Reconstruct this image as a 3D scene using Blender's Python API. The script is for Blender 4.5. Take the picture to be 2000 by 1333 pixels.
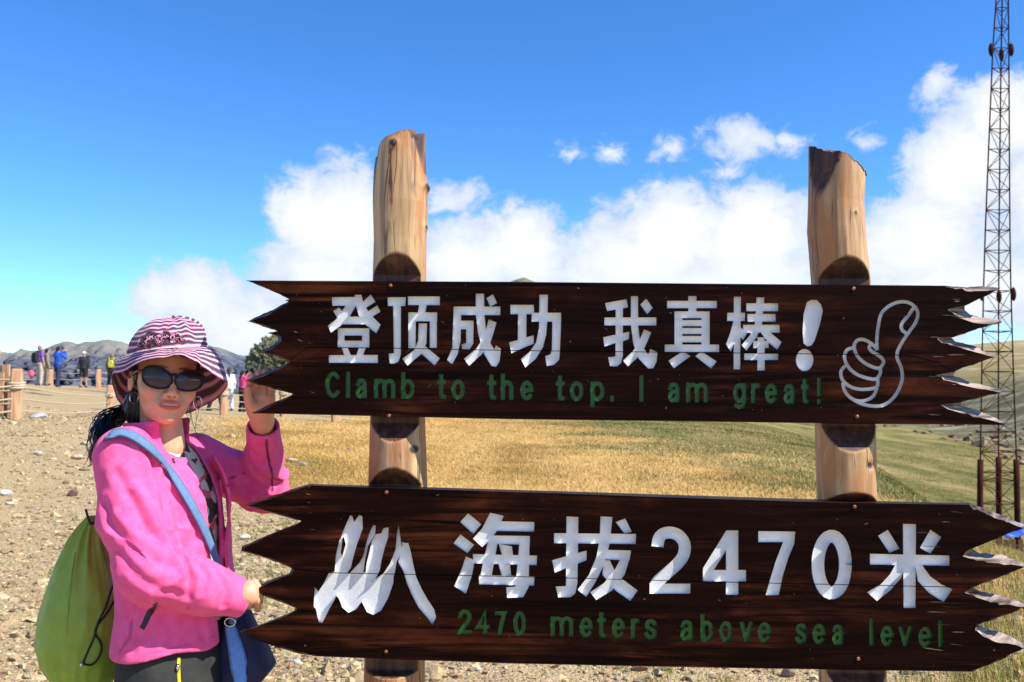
import bpy, math, random
import numpy as np
from mathutils import Vector, Matrix
from mathutils.geometry import delaunay_2d_cdt

for _o in list(bpy.data.objects):
    bpy.data.objects.remove(_o, do_unlink=True)
SC = bpy.context.scene
COL = SC.collection
random.seed(7)
RNG = np.random.default_rng(7)

# ------------------------------------------------------------------ camera
FPX = 1750.0            # focal length in pixels of the 2000 px wide photograph
HORIZ = 760.0           # pixel row of the horizon
CAMZ = 1.44
PITCH = math.atan((HORIZ - 666.5) / FPX)
cam_d = bpy.data.cameras.new('camera')
cam = bpy.data.objects.new('camera', cam_d)
COL.objects.link(cam)
cam.location = (0, 0, CAMZ)
cam.rotation_euler = (math.pi / 2 + PITCH, 0, 0)
cam_d.sensor_width = 36.0
cam_d.lens = FPX / 2000 * 36
cam_d.clip_start = 0.05
cam_d.clip_end = 20000
cam_d.dof.use_dof = True
cam_d.dof.focus_distance = 2.22
cam_d.dof.aperture_fstop = 9.0
SC.camera = cam


def P(u, v, d):
    """photo pixel -> world point at ground distance d (world Y)"""
    cx = (u - 1000.0) / FPX
    cz = (666.5 - v) / FPX
    y = math.cos(PITCH) - cz * math.sin(PITCH)
    z = math.sin(PITCH) + cz * math.cos(PITCH)
    k = d / y
    return np.array([cx * k, d, CAMZ + z * k])


def to_px(p):
    x, y, z = p[0], p[1], p[2] - CAMZ
    fy = y * math.cos(PITCH) + z * math.sin(PITCH)
    fz = -y * math.sin(PITCH) + z * math.cos(PITCH)
    return 1000 + FPX * x / fy, 666.5 - FPX * fz / fy


# ------------------------------------------------------------------ node helper
class NT:
    def __init__(self, nt):
        self.nt = nt

    def n(self, typ, ins=None, **props):
        nd = self.nt.nodes.new(typ)
        for k, v in props.items():
            setattr(nd, k, v)
        for k, v in (ins or {}).items():
            s = nd.inputs[k]
            if isinstance(v, bpy.types.NodeSocket):
                self.nt.links.new(v, s)
            else:
                s.default_value = v
        return nd

    def m(self, op, a, b=0.0, c=0.0, clamp=False):
        nd = self.n('ShaderNodeMath', {0: a, 1: b, 2: c}, operation=op)
        nd.use_clamp = clamp
        return nd.outputs[0]

    def vm(self, op, a, b=(0, 0, 0)):
        nd = self.n('ShaderNodeVectorMath', {0: a, 1: b}, operation=op)
        return nd.outputs['Value'] if op in ('LENGTH', 'DOT_PRODUCT') else nd.outputs[0]

    def mix(self, f, a, b, mode='MIX'):
        nd = self.n('ShaderNodeMix', data_type='RGBA', blend_type=mode)
        for s, v in ((0, f), (6, a), (7, b)):
            if isinstance(v, bpy.types.NodeSocket):
                self.nt.links.new(v, nd.inputs[s])
            else:
                nd.inputs[s].default_value = (*v, 1) if (s and len(v) == 3) else v
        return nd.outputs[2]

    def noise(self, vec, scale, detail=4, rough=0.55, dist=0.0, color=False):
        nd = self.n('ShaderNodeTexNoise', {'Vector': vec, 'Scale': scale, 'Detail': detail,
                                           'Roughness': rough, 'Distortion': dist})
        return nd.outputs['Color' if color else 'Fac']

    def ss(self, x, lo, hi):
        nd = self.n('ShaderNodeMapRange', {'Value': x, 'From Min': lo, 'From Max': hi},
                    interpolation_type='SMOOTHSTEP')
        return nd.outputs[0]

    def ramp(self, fac, stops, interp='LINEAR'):
        nd = self.n('ShaderNodeValToRGB', {0: fac})
        cr = nd.color_ramp
        cr.interpolation = interp
        while len(cr.elements) > 1:
            cr.elements.remove(cr.elements[-1])
        cr.elements[0].position = stops[0][0]
        cr.elements[0].color = (*stops[0][1], 1)
        for p, c in stops[1:]:
            e = cr.elements.new(p)
            e.color = (*c, 1)
        return nd.outputs[0]


# ------------------------------------------------------------------ sun, sky, exposure
SUN_EL = math.radians(47)
SUN_AZ = math.radians(22)       # towards the camera from the sign's plane
SUN_DIR = np.array([math.cos(SUN_EL) * math.cos(SUN_AZ), -math.cos(SUN_EL) * math.sin(SUN_AZ), math.sin(SUN_EL)])
sun_d = bpy.data.lights.new('sun', 'SUN')
sun_d.energy = 5.0
sun_d.angle = math.radians(0.5)
sun_d.color = (1.0, 0.955, 0.87)
sun = bpy.data.objects.new('sun', sun_d)
COL.objects.link(sun)
sun.rotation_euler = Vector(-SUN_DIR).to_track_quat('-Z', 'Y').to_euler()
sun.location = (6, -3, 9)

SC.view_settings.view_transform = 'Standard'
SC.view_settings.look = 'None'
SC.view_settings.exposure = 0.7
SC.view_settings.gamma = 1.0
SC.view_settings.use_curve_mapping = False

world = bpy.data.worlds.new('World')
SC.world = world
world.use_nodes = True
wt = world.node_tree
wt.nodes.clear()
W = NT(wt)
SKY_STRENGTH = 0.14
tc = W.n('ShaderNodeTexCoord')
sky = W.n('ShaderNodeTexSky', sky_type='NISHITA')
sky.sun_disc = False
sky.sun_elevation = SUN_EL
sky.sun_rotation = math.atan2(SUN_DIR[0], SUN_DIR[1])
sky.altitude = 2470
sky.air_density = 1.0
sky.dust_density = 0.05
sky.ozone_density = 1.6
hs0 = W.n('ShaderNodeHueSaturation', {'Saturation': 1.25, 'Value': 1.0, 'Color': sky.outputs[0]})
hs_col = W.mix(1.0, hs0.outputs[0], (0.71, 0.92, 1.14), 'MULTIPLY')
sep = W.n('ShaderNodeSeparateXYZ', {0: tc.outputs['Generated']})
az = W.m('MULTIPLY', W.m('ARCTAN2', sep.outputs[0], sep.outputs[1]), 180 / math.pi)
el = W.m('MULTIPLY', W.m('ARCSINE', sep.outputs[2]), 180 / math.pi)
cvec = W.n('ShaderNodeCombineXYZ', {0: az, 1: el, 2: 0.0}).outputs[0]
warp = W.noise(cvec, 0.33, 6, 0.6, 0.0, True)
warp = W.vm('MULTIPLY', W.vm('SUBTRACT', warp, (0.5, 0.5, 0.5)), (3.4, 2.8, 0))
wvec = W.vm('ADD', cvec, warp)
# cumulus lobes: (photo x, y, half width, half height) -> direction in the sky
LOBES = [(670, 440, 140, 130), (600, 400, 90, 70), (640, 540, 170, 90), (385, 588, 150, 84), (480, 640, 180, 100),
         (885, 385, 85, 42), (930, 510, 160, 100), (1010, 500, 140, 100), (1290, 470, 160, 120), (1240, 520, 190, 110),
         (1480, 470, 150, 115), (1450, 560, 230, 110), (1880, 320, 140, 130), (1800, 480, 170, 120),
         (1960, 230, 120, 95), (1900, 560, 260, 100), (1450, 275, 100, 52), (1195, 290, 50, 30), (1110, 300, 36, 18),
         (1310, 290, 52, 30), (1690, 266, 40, 20), (1550, 272, 42, 30), (1830, 170, 60, 44), (2100, 420, 200, 240),
         (1700, 600, 300, 80), (1100, 600, 400, 80), (700, 640, 200, 70), (1420, 330, 60, 25)]
acc = None
for (lu, lv, lw, lh) in LOBES:
    d = P(lu, lv, 1.0) - np.array([0, 0, CAMZ])
    la = math.degrees(math.atan2(d[0], d[1]))
    le = math.degrees(math.asin(d[2] / np.linalg.norm(d)))
    ra = lw / FPX * 57.3 * math.cos(math.radians(la)) ** 2
    re = lh / FPX * 57.3 * math.cos(math.radians(la))
    v = W.vm('MULTIPLY', W.vm('SUBTRACT', wvec, (la, le, 0)), (1 / ra, 1 / re, 0))
    val = W.m('SUBTRACT', 1.0, W.vm('LENGTH', v))
    val = W.m('MULTIPLY', val, min(1.25, 0.12 + lh / 95))
    if lh >= 70:
        val = W.m('ADD', val, 0.10)
    acc = val if acc is None else W.n('ShaderNodeMath', {0: acc, 1: val, 2: 0.12}, operation='SMOOTH_MAX').outputs[0]
# the same kind of cumulus goes on all round the sky
far_n = W.noise(cvec, 0.045, 3, 0.5)
side = W.ss(W.m('ABSOLUTE', az), 33, 46)
gen = W.m('SUBTRACT', W.m('MULTIPLY', W.m('SUBTRACT', far_n, 0.47), 5.0),
          W.m('MULTIPLY', W.m('ABSOLUTE', W.m('SUBTRACT', el, 8.0)), 0.055))
gen = W.m('SUBTRACT', W.m('MULTIPLY', W.m('ADD', gen, 1.0), side), 1.0)
acc = W.m('MAXIMUM', acc, gen)
fine = W.noise(W.vm('MULTIPLY', cvec, (0.85, 1.15, 1.0)), 0.66, 10, 0.66, 0.5)
dens = W.m('ADD', W.m('MULTIPLY', acc, 1.7), W.m('MULTIPLY', W.m('SUBTRACT', fine, 0.5), 1.75))
alpha = W.ss(dens, -0.05, 0.68)
body = W.noise(wvec, 0.16, 5, 0.55)
shade = W.ss(W.m('ADD', W.m('MULTIPLY', dens, 0.55), W.m('MULTIPLY', body, 1.0)), 0.50, 1.45)
lowf = W.ss(el, 1.5, 13.0)
shade = W.m('MULTIPLY', shade, W.m('ADD', W.m('MULTIPLY', lowf, 0.32), 0.68))
CL = 1.0 / SKY_STRENGTH
ccol = W.mix(shade, (0.40 * CL, 0.47 * CL, 0.58 * CL), (0.66 * CL, 0.66 * CL, 0.66 * CL))
alpha = W.m('MULTIPLY', alpha, W.ss(el, -1.0, 1.0))
full = W.mix(W.m('MULTIPLY', alpha, 0.97), hs_col, ccol)
bg = W.n('ShaderNodeBackground', {0: full, 1: SKY_STRENGTH})
wo = W.n('ShaderNodeOutputWorld', {0: bg.outputs[0]})


# ------------------------------------------------------------------ numpy noise
def _hash(ix, iy, iz, seed):
    h = (ix * 374761393 + iy * 668265263 + iz * 1274126177 + seed * 144269504).astype(np.int64) & 0xffffffff
    h = ((h ^ (h >> 13)) * 1274126177) & 0xffffffff
    h = ((h ^ (h >> 16)) * 2246822519) & 0xffffffff
    return ((h >> 8) & 0xffff) / 65535.0


def vnoise(p, seed=0):
    p = np.asarray(p, dtype=np.float64)
    if p.shape[1] == 2:
        p = np.c_[p, np.zeros(len(p))]
    i = np.floor(p).astype(np.int64)
    f = p - i
    f = f * f * (3 - 2 * f)
    r = 0
    for dx in (0, 1):
        for dy in (0, 1):
            for dz in (0, 1):
                w = (f[:, 0] if dx else 1 - f[:, 0]) * (f[:, 1] if dy else 1 - f[:, 1]) * (f[:, 2] if dz else 1 - f[:, 2])
                r = r + w * _hash(i[:, 0] + dx, i[:, 1] + dy, i[:, 2] + dz, seed)
    return r * 2 - 1


def fbm(p, octv=4, seed=0, gain=0.5):
    p = np.asarray(p, dtype=np.float64)
    a, s, t = 1.0, 0, 0
    for k in range(octv):
        s = s + a * vnoise(p * 2 ** k, seed + k * 17)
        t += a
        a *= gain
    return s / t


def smooth(x, lo, hi):
    t = np.clip((x - lo) / (hi - lo), 0, 1)
    return t * t * (3 - 2 * t)


# ------------------------------------------------------------------ object helpers
def root(name, loc, label, cat, group=None, kind=None):
    o = bpy.data.objects.new(name, None)
    COL.objects.link(o)
    o.location = loc
    o.empty_display_size = 0.1
    tag(o, label, cat, group, kind)
    return o


def tag(o, label=None, cat=None, group=None, kind=None):
    for k, v in (('label', label), ('category', cat), ('group', group), ('kind', kind)):
        if v:
            o[k] = v
    return o


def base_of(o):
    l = Vector((0, 0, 0))
    while o is not None:
        l = l + o.location
        o = o.parent
    return np.array(l)


def make_mesh(name, V, F, mat=None, smooth_=True, attrs=None, midx=None):
    me = bpy.data.meshes.new(name)
    V = np.asarray(V, dtype=np.float32)
    if isinstance(F, np.ndarray):
        k = F.shape[1]
        me.vertices.add(len(V))
        me.vertices.foreach_set('co', V.ravel())
        me.loops.add(F.size)
        me.loops.foreach_set('vertex_index', F.astype(np.int32).ravel())
        me.polygons.add(len(F))
        me.polygons.foreach_set('loop_start', np.arange(0, F.size, k, dtype=np.int32))
        me.polygons.foreach_set('loop_total', np.full(len(F), k, dtype=np.int32))
        me.update(calc_edges=True)
    else:
        me.from_pydata([tuple(v) for v in V], [], F)
    me.polygons.foreach_set('use_smooth', np.full(len(me.polygons), bool(smooth_)))
    if midx is not None:
        me.polygons.foreach_set('material_index', np.asarray(midx, dtype=np.int32))
    for k, a in (attrs or {}).items():
        a = np.asarray(a, dtype=np.float32)
        if a.ndim == 1:
            me.attributes.new(k, 'FLOAT', 'POINT').data.foreach_set('value', a)
        else:
            if a.shape[1] == 3:
                a = np.c_[a, np.ones(len(a), dtype=np.float32)]
            me.attributes.new(k, 'FLOAT_COLOR', 'POINT').data.foreach_set('color', a.ravel())
    for m_ in (mat if isinstance(mat, (list, tuple)) else [mat]):
        if m_:
            me.materials.append(m_)
    me.validate()
    me.update()
    return me


def mobj(name, V, F, mat, parent=None, smooth_=True, attrs=None, midx=None):
    """mesh object from world-space vertices, placed under parent"""
    V = np.asarray(V, dtype=np.float64)
    if parent is None:
        o = bpy.data.objects.new(name, make_mesh(name, V, F, mat, smooth_, attrs, midx))
    else:
        o = bpy.data.objects.new(name, make_mesh(name, V - base_of(parent), F, mat, smooth_, attrs, midx))
        o.parent = parent
    COL.objects.link(o)
    return o


class MB:
    """collects simple shapes into one mesh"""
    def __init__(self):
        self.V, self.F = [], []

    def add(self, V, F):
        b = len(self.V)
        self.V += [tuple(map(float, v)) for v in V]
        self.F += [tuple(i + b for i in f) for f in F]
        return self

    def box(self, c, s, R=None):
        c = np.array(c, float)
        pts = []
        for x in (-1, 1):
            for y in (-1, 1):
                for z in (-1, 1):
                    q = np.array([x * s[0] / 2, y * s[1] / 2, z * s[2] / 2])
                    pts.append(c + (R @ q if R is not None else q))
        return self.add(pts, [(0, 1, 3, 2), (4, 6, 7, 5), (0, 4, 5, 1), (2, 3, 7, 6), (0, 2, 6, 4), (1, 5, 7, 3)])

    def tube(self, pts, rad, sides=8, caps=True, flat=1.0, up=None):
        pts = [np.array(p, float) for p in pts]
        n = len(pts)
        rad = [rad] * n if np.isscalar(rad) else rad
        V, F = [], []
        ref = np.array(up if up is not None else (0.3, 0.2, 0.93), float)
        for i, p in enumerate(pts):
            t = pts[min(i + 1, n - 1)] - pts[max(i - 1, 0)]
            t = t / (np.linalg.norm(t) + 1e-9)
            a = np.cross(ref, t)
            if np.linalg.norm(a) < 1e-3:
                a = np.cross((1, 0, 0), t)
            a /= np.linalg.norm(a)
            b = np.cross(t, a)
            for k in range(sides):
                w = 2 * math.pi * k / sides
                V.append(p + rad[i] * (math.cos(w) * a + flat * math.sin(w) * b))
        for i in range(n - 1):
            for k in range(sides):
                F.append((i * sides + k, i * sides + (k + 1) % sides, (i + 1) * sides + (k + 1) % sides, (i + 1) * sides + k))
        if caps:
            F.append(tuple(range(sides - 1, -1, -1)))
            F.append(tuple(range((n - 1) * sides, n * sides)))
        return self.add(V, F)

    def build(self, name, mat, parent=None, smooth_=False, attrs=None):
        return mobj(name, self.V, self.F, mat, parent, smooth_, attrs)


def catmull(pts, n):
    pts = [np.array(p, float) for p in pts]
    q = [2 * pts[0] - pts[1]] + pts + [2 * pts[-1] - pts[-2]]
    out = []
    for i in range(1, len(q) - 2):
        for k in range(n):
            t = k / n
            out.append(0.5 * (2 * q[i] + (q[i + 1] - q[i - 1]) * t + (2 * q[i - 1] - 5 * q[i] + 4 * q[i + 1] - q[i + 2]) * t * t
                              + (3 * q[i] - q[i - 1] - 3 * q[i + 1] + q[i + 2]) * t ** 3))
    out.append(pts[-1])
    return out


# ------------------------------------------------------------------ signed-distance sculpting
def ln(v):
    return np.sqrt((v * v).sum(1))


def sd_ell(p, c, r, R=None):
    q = p - np.asarray(c, dtype=p.dtype)
    if R is not None:
        q = q @ np.asarray(R, dtype=p.dtype)
    r = np.asarray(r, dtype=p.dtype)
    k0 = ln(q / r)
    k1 = ln(q / (r * r)) + 1e-9
    return k0 * (k0 - 1) / k1


def sd_cap(p, a, b, ra, rb=None):
    a = np.asarray(a, dtype=p.dtype)
    b = np.asarray(b, dtype=p.dtype)
    rb = ra if rb is None else rb
    ab = b - a
    t = np.clip(((p - a) @ ab) / (ab @ ab + 1e-12), 0, 1)
    return ln(p - a - t[:, None] * ab) - (ra + (rb - ra) * t)


def smin(a, b, k):
    h = np.clip(0.5 + 0.5 * (b - a) / k, 0, 1)
    return b + (a - b) * h - k * h * (1 - h)


def smax(a, b, k):
    return -smin(-a, -b, k)


def chain(p, pts, rads, k=0.01):
    d = None
    for i in range(len(pts) - 1):
        e = sd_cap(p, pts[i], pts[i + 1], rads[i], rads[i + 1])
        d = e if d is None else smin(d, e, k)
    return d


def sdf_mesh(f, lo, hi, h, B=8, margin=0.0, newton=2):
    lo = np.asarray(lo, float)
    hi = np.asarray(hi, float)
    nb = np.ceil((hi - lo) / (h * B)).astype(int) + 1
    n = nb * B
    bi = np.stack(np.meshgrid(*[np.arange(k) for k in nb], indexing='ij'), -1).reshape(-1, 3)
    bc = (lo + (bi * B + (B - 1) / 2) * h).astype(np.float32)
    bd = f(bc)
    grid = np.empty(n, dtype=np.float32)
    g6 = grid.reshape(nb[0], B, nb[1], B, nb[2], B)
    g6[:] = np.where(bd > 0, 1.0, -1.0).astype(np.float32).reshape(nb)[:, None, :, None, :, None]
    act = bi[np.abs(bd) < B * h * 0.95 + margin]
    off = np.stack(np.meshgrid(*[np.arange(B)] * 3, indexing='ij'), -1).reshape(-1, 3)
    step = 400
    for s in range(0, len(act), step):
        ab = act[s:s + step]
        idx = (ab[:, None, :] * B + off[None]).reshape(-1, 3)
        grid[idx[:, 0], idx[:, 1], idx[:, 2]] = f((lo + idx * h).astype(np.float32))
    sg = grid < 0
    c = np.zeros(tuple(n - 1), dtype=np.uint8)
    for dx in (0, 1):
        for dy in (0, 1):
            for dz in (0, 1):
                c += sg[dx:n[0] - 1 + dx, dy:n[1] - 1 + dy, dz:n[2] - 1 + dz]
    cells = np.argwhere((c > 0) & (c < 8))
    vid = np.full(tuple(n - 1), -1, dtype=np.int64)
    vid[cells[:, 0], cells[:, 1], cells[:, 2]] = np.arange(len(cells))
    corner = [(dx, dy, dz) for dx in (0, 1) for dy in (0, 1) for dz in (0, 1)]
    val = {cc: grid[cells[:, 0] + cc[0], cells[:, 1] + cc[1], cells[:, 2] + cc[2]] for cc in corner}
    acc_ = np.zeros((len(cells), 3))
    cnt = np.zeros(len(cells))
    for c0 in corner:
        for ax in range(3):
            if c0[ax] == 0:
                c1 = tuple(1 if i == ax else c0[i] for i in range(3))
                a, b = val[c0], val[c1]
                mk = (a < 0) != (b < 0)
                t = np.where(mk, a / np.where(mk, a - b, 1), 0)
                pt = np.tile(np.array(c0, float), (len(cells), 1))
                pt[:, ax] += t
                acc_ += pt * mk[:, None]
                cnt += mk
    V = lo + (cells + acc_ / np.maximum(cnt, 1)[:, None]) * h
    quads = []
    for ax in range(3):
        u, w = [(1, 2), (2, 0), (0, 1)][ax]
        sl0 = [slice(None)] * 3
        sl1 = [slice(None)] * 3
        sl0[ax] = slice(0, n[ax] - 1)
        sl1[ax] = slice(1, n[ax])
        e = sg[tuple(sl0)] != sg[tuple(sl1)]
        ed = np.argwhere(e)
        ed = ed[(ed[:, u] > 0) & (ed[:, w] > 0) & (ed[:, u] < n[u] - 1) & (ed[:, w] < n[w] - 1)]
        inside = sg[ed[:, 0], ed[:, 1], ed[:, 2]]
        q = []
        for du, dw in ((-1, -1), (0, -1), (0, 0), (-1, 0)):
            e2 = ed.copy()
            e2[:, u] += du
            e2[:, w] += dw
            q.append(vid[e2[:, 0], e2[:, 1], e2[:, 2]])
        q = np.stack(q, 1)
        q[~inside] = q[~inside][:, ::-1]
        quads.append(q)
    F = np.concatenate(quads)
    F = F[(F >= 0).all(1)]
    Vf = V.astype(np.float32)
    for _ in range(newton):
        e = h * 0.5
        g = np.zeros_like(Vf)
        d0 = f(Vf)
        for ax in range(3):
            dp = np.zeros(3, dtype=np.float32)
            dp[ax] = e
            g[:, ax] = (f(Vf + dp) - f(Vf - dp)) / (2 * e)
        gl = (g * g).sum(1) + 1e-6
        mv = -(d0 / np.maximum(gl, 0.3))[:, None] * g
        lim = h * 0.6
        ml = ln(mv)
        Vf = Vf + mv * np.minimum(1, lim / (ml + 1e-9))[:, None]
    return Vf, F


def trace(f, u, v, d0, d1, n=160):
    """first hit of the camera ray through pixel (u,v) with the surface f"""
    ds = np.linspace(d0, d1, n)
    base = P(u, v, 1.0) - np.array([0, 0, CAMZ])
    pts = np.outer(ds, base) + np.array([0, 0, CAMZ])
    dd = f(pts.astype(np.float32))
    k = np.argmax(dd < 0)
    if dd[k] >= 0:
        return pts[np.argmin(dd)]
    if k == 0:
        return pts[0]
    t = dd[k - 1] / (dd[k - 1] - dd[k])
    return pts[k - 1] + (pts[k] - pts[k - 1]) * t


def sgrad(f, p, e=0.004):
    p = np.asarray(p, dtype=np.float32).reshape(-1, 3)
    g = np.stack([f(p + np.eye(3, dtype=np.float32)[a] * e) - f(p - np.eye(3, dtype=np.float32)[a] * e) for a in range(3)], 1)
    return g / (ln(g)[:, None] + 1e-9)

# ================================================================== materials
MATS = {}


def new_mat(name):
    m_ = bpy.data.materials.new(name)
    m_.use_nodes = True
    nt = m_.node_tree
    nt.nodes.clear()
    t = NT(nt)
    bs = t.n('ShaderNodeBsdfPrincipled')
    out = t.n('ShaderNodeOutputMaterial', {0: bs.outputs[0]})
    MATS[name] = m_
    return m_, t, bs


def link(t, sock, bs, key):
    if isinstance(sock, bpy.types.NodeSocket):
        t.nt.links.new(sock, bs.inputs[key])
    else:
        bs.inputs[key].default_value = (*sock, 1) if isinstance(sock, tuple) and len(sock) == 3 else sock


def bump(t, bs, h, strength, dist):
    b = t.n('ShaderNodeBump', {'Height': h, 'Strength': strength, 'Distance': dist})
    t.nt.links.new(b.outputs[0], bs.inputs['Normal'])


def simple(name, col, rough=0.7, var=0.15, scale=30.0, metal=0.0, bump_d=0.0, bump_s=60.0, sheen=0.0, coat=0.0, spec=0.5):
    """plain stuff with mottled colour and fine relief"""
    m_, t, bs = new_mat(name)
    o = t.n('ShaderNodeTexCoord').outputs['Object']
    nz = t.noise(o, scale, 5, 0.6)
    dark = tuple(c * (1 - var) for c in col)
    lite = tuple(min(1, c * (1 + var)) for c in col)
    link(t, t.mix(t.ss(nz, 0.3, 0.7), dark, lite), bs, 'Base Color')
    bs.inputs['Roughness'].default_value = rough
    bs.inputs['Metallic'].default_value = metal
    bs.inputs['Specular IOR Level'].default_value = spec
    if sheen:
        bs.inputs['Sheen Weight'].default_value = sheen
        bs.inputs['Sheen Roughness'].default_value = 0.5
    if coat:
        bs.inputs['Coat Weight'].default_value = coat
    if bump_d:
        bump(t, bs, t.noise(o, bump_s, 3, 0.6), 0.6, bump_d)
    return m_


def attr_color(t, name):
    return t.n('ShaderNodeAttribute', attribute_name=name)


# ground: bare gravel, straw grass, green grass by the point attributes written on the terrain
m_, t, bs = new_mat('ground')
pos = t.n('ShaderNodeNewGeometry').outputs['Position']
ga = attr_color(t, 'grass').outputs['Fac']
gr = attr_color(t, 'green').outputs['Fac']
rk = attr_color(t, 'rocky').outputs['Fac']
n1 = t.noise(pos, 0.9, 6, 0.6)
n2 = t.noise(pos, 14, 6, 0.7)
n3 = t.noise(pos, 70, 4, 0.7)
vor = t.n('ShaderNodeTexVoronoi', {'Vector': pos, 'Scale': 42.0, 'Randomness': 1.0})
vor2 = t.n('ShaderNodeTexVoronoi', {'Vector': pos, 'Scale': 110.0, 'Randomness': 1.0})
peb = t.ramp(t.n('ShaderNodeSeparateColor', {0: vor.outputs['Color']}).outputs[0],
             [(0.0, (0.22, 0.14, 0.07)), (0.3, (0.38, 0.27, 0.135)), (0.55, (0.47, 0.355, 0.19)), (0.8, (0.34, 0.24, 0.125)), (1.0, (0.55, 0.44, 0.265))])
peb2 = t.ramp(t.n('ShaderNodeSeparateColor', {0: vor2.outputs['Color']}).outputs[0],
              [(0.0, (0.30, 0.20, 0.10)), (0.5, (0.45, 0.335, 0.175)), (1.0, (0.52, 0.41, 0.235))])
grav = t.mix(t.ss(n1, 0.35, 0.65), peb, peb2)
grav = t.mix(t.m('MULTIPLY', n3, 0.5), grav, (0.47, 0.35, 0.18))
st = t.vm('MULTIPLY', pos, (1.0, 0.22, 1.0))
sn = t.noise(st, 1.1, 7, 0.68)
straw = t.ramp(sn, [(0.25, (0.24, 0.15, 0.04)), (0.45, (0.46, 0.28, 0.08)), (0.6, (0.58, 0.37, 0.125)), (0.8, (0.36, 0.24, 0.075))])
rotp = t.n('ShaderNodeVectorRotate', {'Vector': pos, 'Angle': 0.08}, rotation_type='Z_AXIS').outputs[0]
sn2 = t.noise(t.vm('MULTIPLY', rotp, (0.42, 0.045, 0.2)), 1.0, 8, 0.66)
green = t.ramp(sn2, [(0.28, (0.042, 0.058, 0.012)), (0.42, (0.105, 0.115, 0.024)), (0.50, (0.18, 0.16, 0.042)), (0.60, (0.33, 0.25, 0.095)), (0.70, (0.15, 0.145, 0.035)), (0.85, (0.38, 0.31, 0.17))])
gfine = t.noise(t.vm('MULTIPLY', pos, (1.0, 0.35, 1.0)), 2.3, 8, 0.75)
green = t.mix(t.m('MULTIPLY', t.ss(gfine, 0.42, 0.72), 0.65), green, (0.33, 0.235, 0.085))
green = t.mix(t.m('MULTIPLY', t.ss(gfine, 0.5, 0.28), 0.6), green, (0.045, 0.060, 0.014))
rn = t.noise(pos, 0.16, 9, 0.72)
rock = t.ramp(rn, [(0.36, (0.04, 0.04, 0.022)), (0.48, (0.13, 0.125, 0.065)), (0.56, (0.24, 0.21, 0.12)), (0.7, (0.34, 0.31, 0.22))])
c = t.mix(t.ss(t.m('ADD', ga, t.m('MULTIPLY', t.m('SUBTRACT', n1, 0.5), 1.0)), 0.42, 0.6), grav, straw)
c = t.mix(t.ss(t.m('ADD', gr, t.m('MULTIPLY', t.m('SUBTRACT', sn2, 0.5), 1.1)), 0.4, 0.62), c, green)
c = t.mix(t.ss(t.m('ADD', rk, t.m('MULTIPLY', t.m('SUBTRACT', rn, 0.5), 1.6)), 0.45, 0.6), c, rock)
link(t, c, bs, 'Base Color')
bs.inputs['Roughness'].default_value = 0.95
bs.inputs['Specular IOR Level'].default_value = 0.15
hh = t.m('ADD', t.m('MULTIPLY', vor.outputs['Distance'], -1.0), t.m('ADD', t.m('MULTIPLY', n2, 1.0), t.m('MULTIPLY', vor2.outputs['Distance'], -0.5)))
bump(t, bs, hh, 0.8, 0.02)

# loose stones and grass blades carry their own colour
m_, t, bs = new_mat('stone')
col = attr_color(t, 'Col').outputs['Color']
o = t.n('ShaderNodeTexCoord').outputs['Object']
nz = t.noise(o, 45, 6, 0.7)
link(t, t.mix(1.0, col, t.ramp(nz, [(0.3, (0.62, 0.6, 0.58)), (0.7, (1.15, 1.12, 1.08))]), 'MULTIPLY'), bs, 'Base Color')
bs.inputs['Roughness'].default_value = 0.9
bump(t, bs, t.noise(o, 120, 5, 0.7), 0.6, 0.004)

m_, t, bs = new_mat('grass')
col = attr_color(t, 'Col').outputs['Color']
link(t, col, bs, 'Base Color')
bs.inputs['Roughness'].default_value = 0.7
bs.inputs['Transmission Weight'].default_value = 0.0
bs.inputs['Specular IOR Level'].default_value = 0.25

# varnished dark board
m_, t, bs = new_mat('board')
o = t.n('ShaderNodeTexCoord').outputs['Object']
raw_sunlit = attr_color(t, 'raw_sunlit').outputs['Fac']
g1 = t.noise(t.vm('MULTIPLY', o, (2.2, 3, 46)), 1.0, 7, 0.62, 0.7)
g2 = t.noise(t.vm('MULTIPLY', o, (6, 9, 220)), 1.0, 5, 0.6, 0.4)
pt = t.noise(t.vm('MULTIPLY', o, (3.0, 4, 7)), 1.0, 5, 0.6, 0.3)
wear = t.m('MULTIPLY', t.ss(pt, 0.46, 0.72), t.ss(g1, 0.42, 0.66))
c = t.mix(t.ss(g1, 0.3, 0.7), (0.0032, 0.0010, 0.0008), (0.0125, 0.0034, 0.002))
c = t.mix(t.m('MULTIPLY', wear, 0.9), c, (0.105, 0.025, 0.008))
c = t.mix(t.m('MULTIPLY', t.ss(g2, 0.55, 0.8), 0.35), c, (0.055, 0.021, 0.011))
c = t.mix(t.m('MULTIPLY', t.ss(t.noise(o, 95, 2, 0.5), 0.75, 0.8), 0.5), c, (0.24, 0.2, 0.17))
lite = t.mix(t.ss(t.noise(t.vm('MULTIPLY', o, (5, 9, 90)), 1.0, 5, 0.6), 0.3, 0.65), (0.035, 0.014, 0.009), (0.40, 0.32, 0.26))
c = t.mix(raw_sunlit, c, lite)  # paler raw wood; on the right-hand chamfers it also paints in reflected sun
link(t, c, bs, 'Base Color')
link(t, t.m('ADD', t.m('MULTIPLY', g2, 0.25), 0.36), bs, 'Roughness')
bs.inputs['Specular IOR Level'].default_value = 0.04
bump(t, bs, t.m('ADD', t.m('MULTIPLY', g1, 0.6), t.m('MULTIPLY', g2, 0.6)), 0.55, 0.0016)

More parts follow.
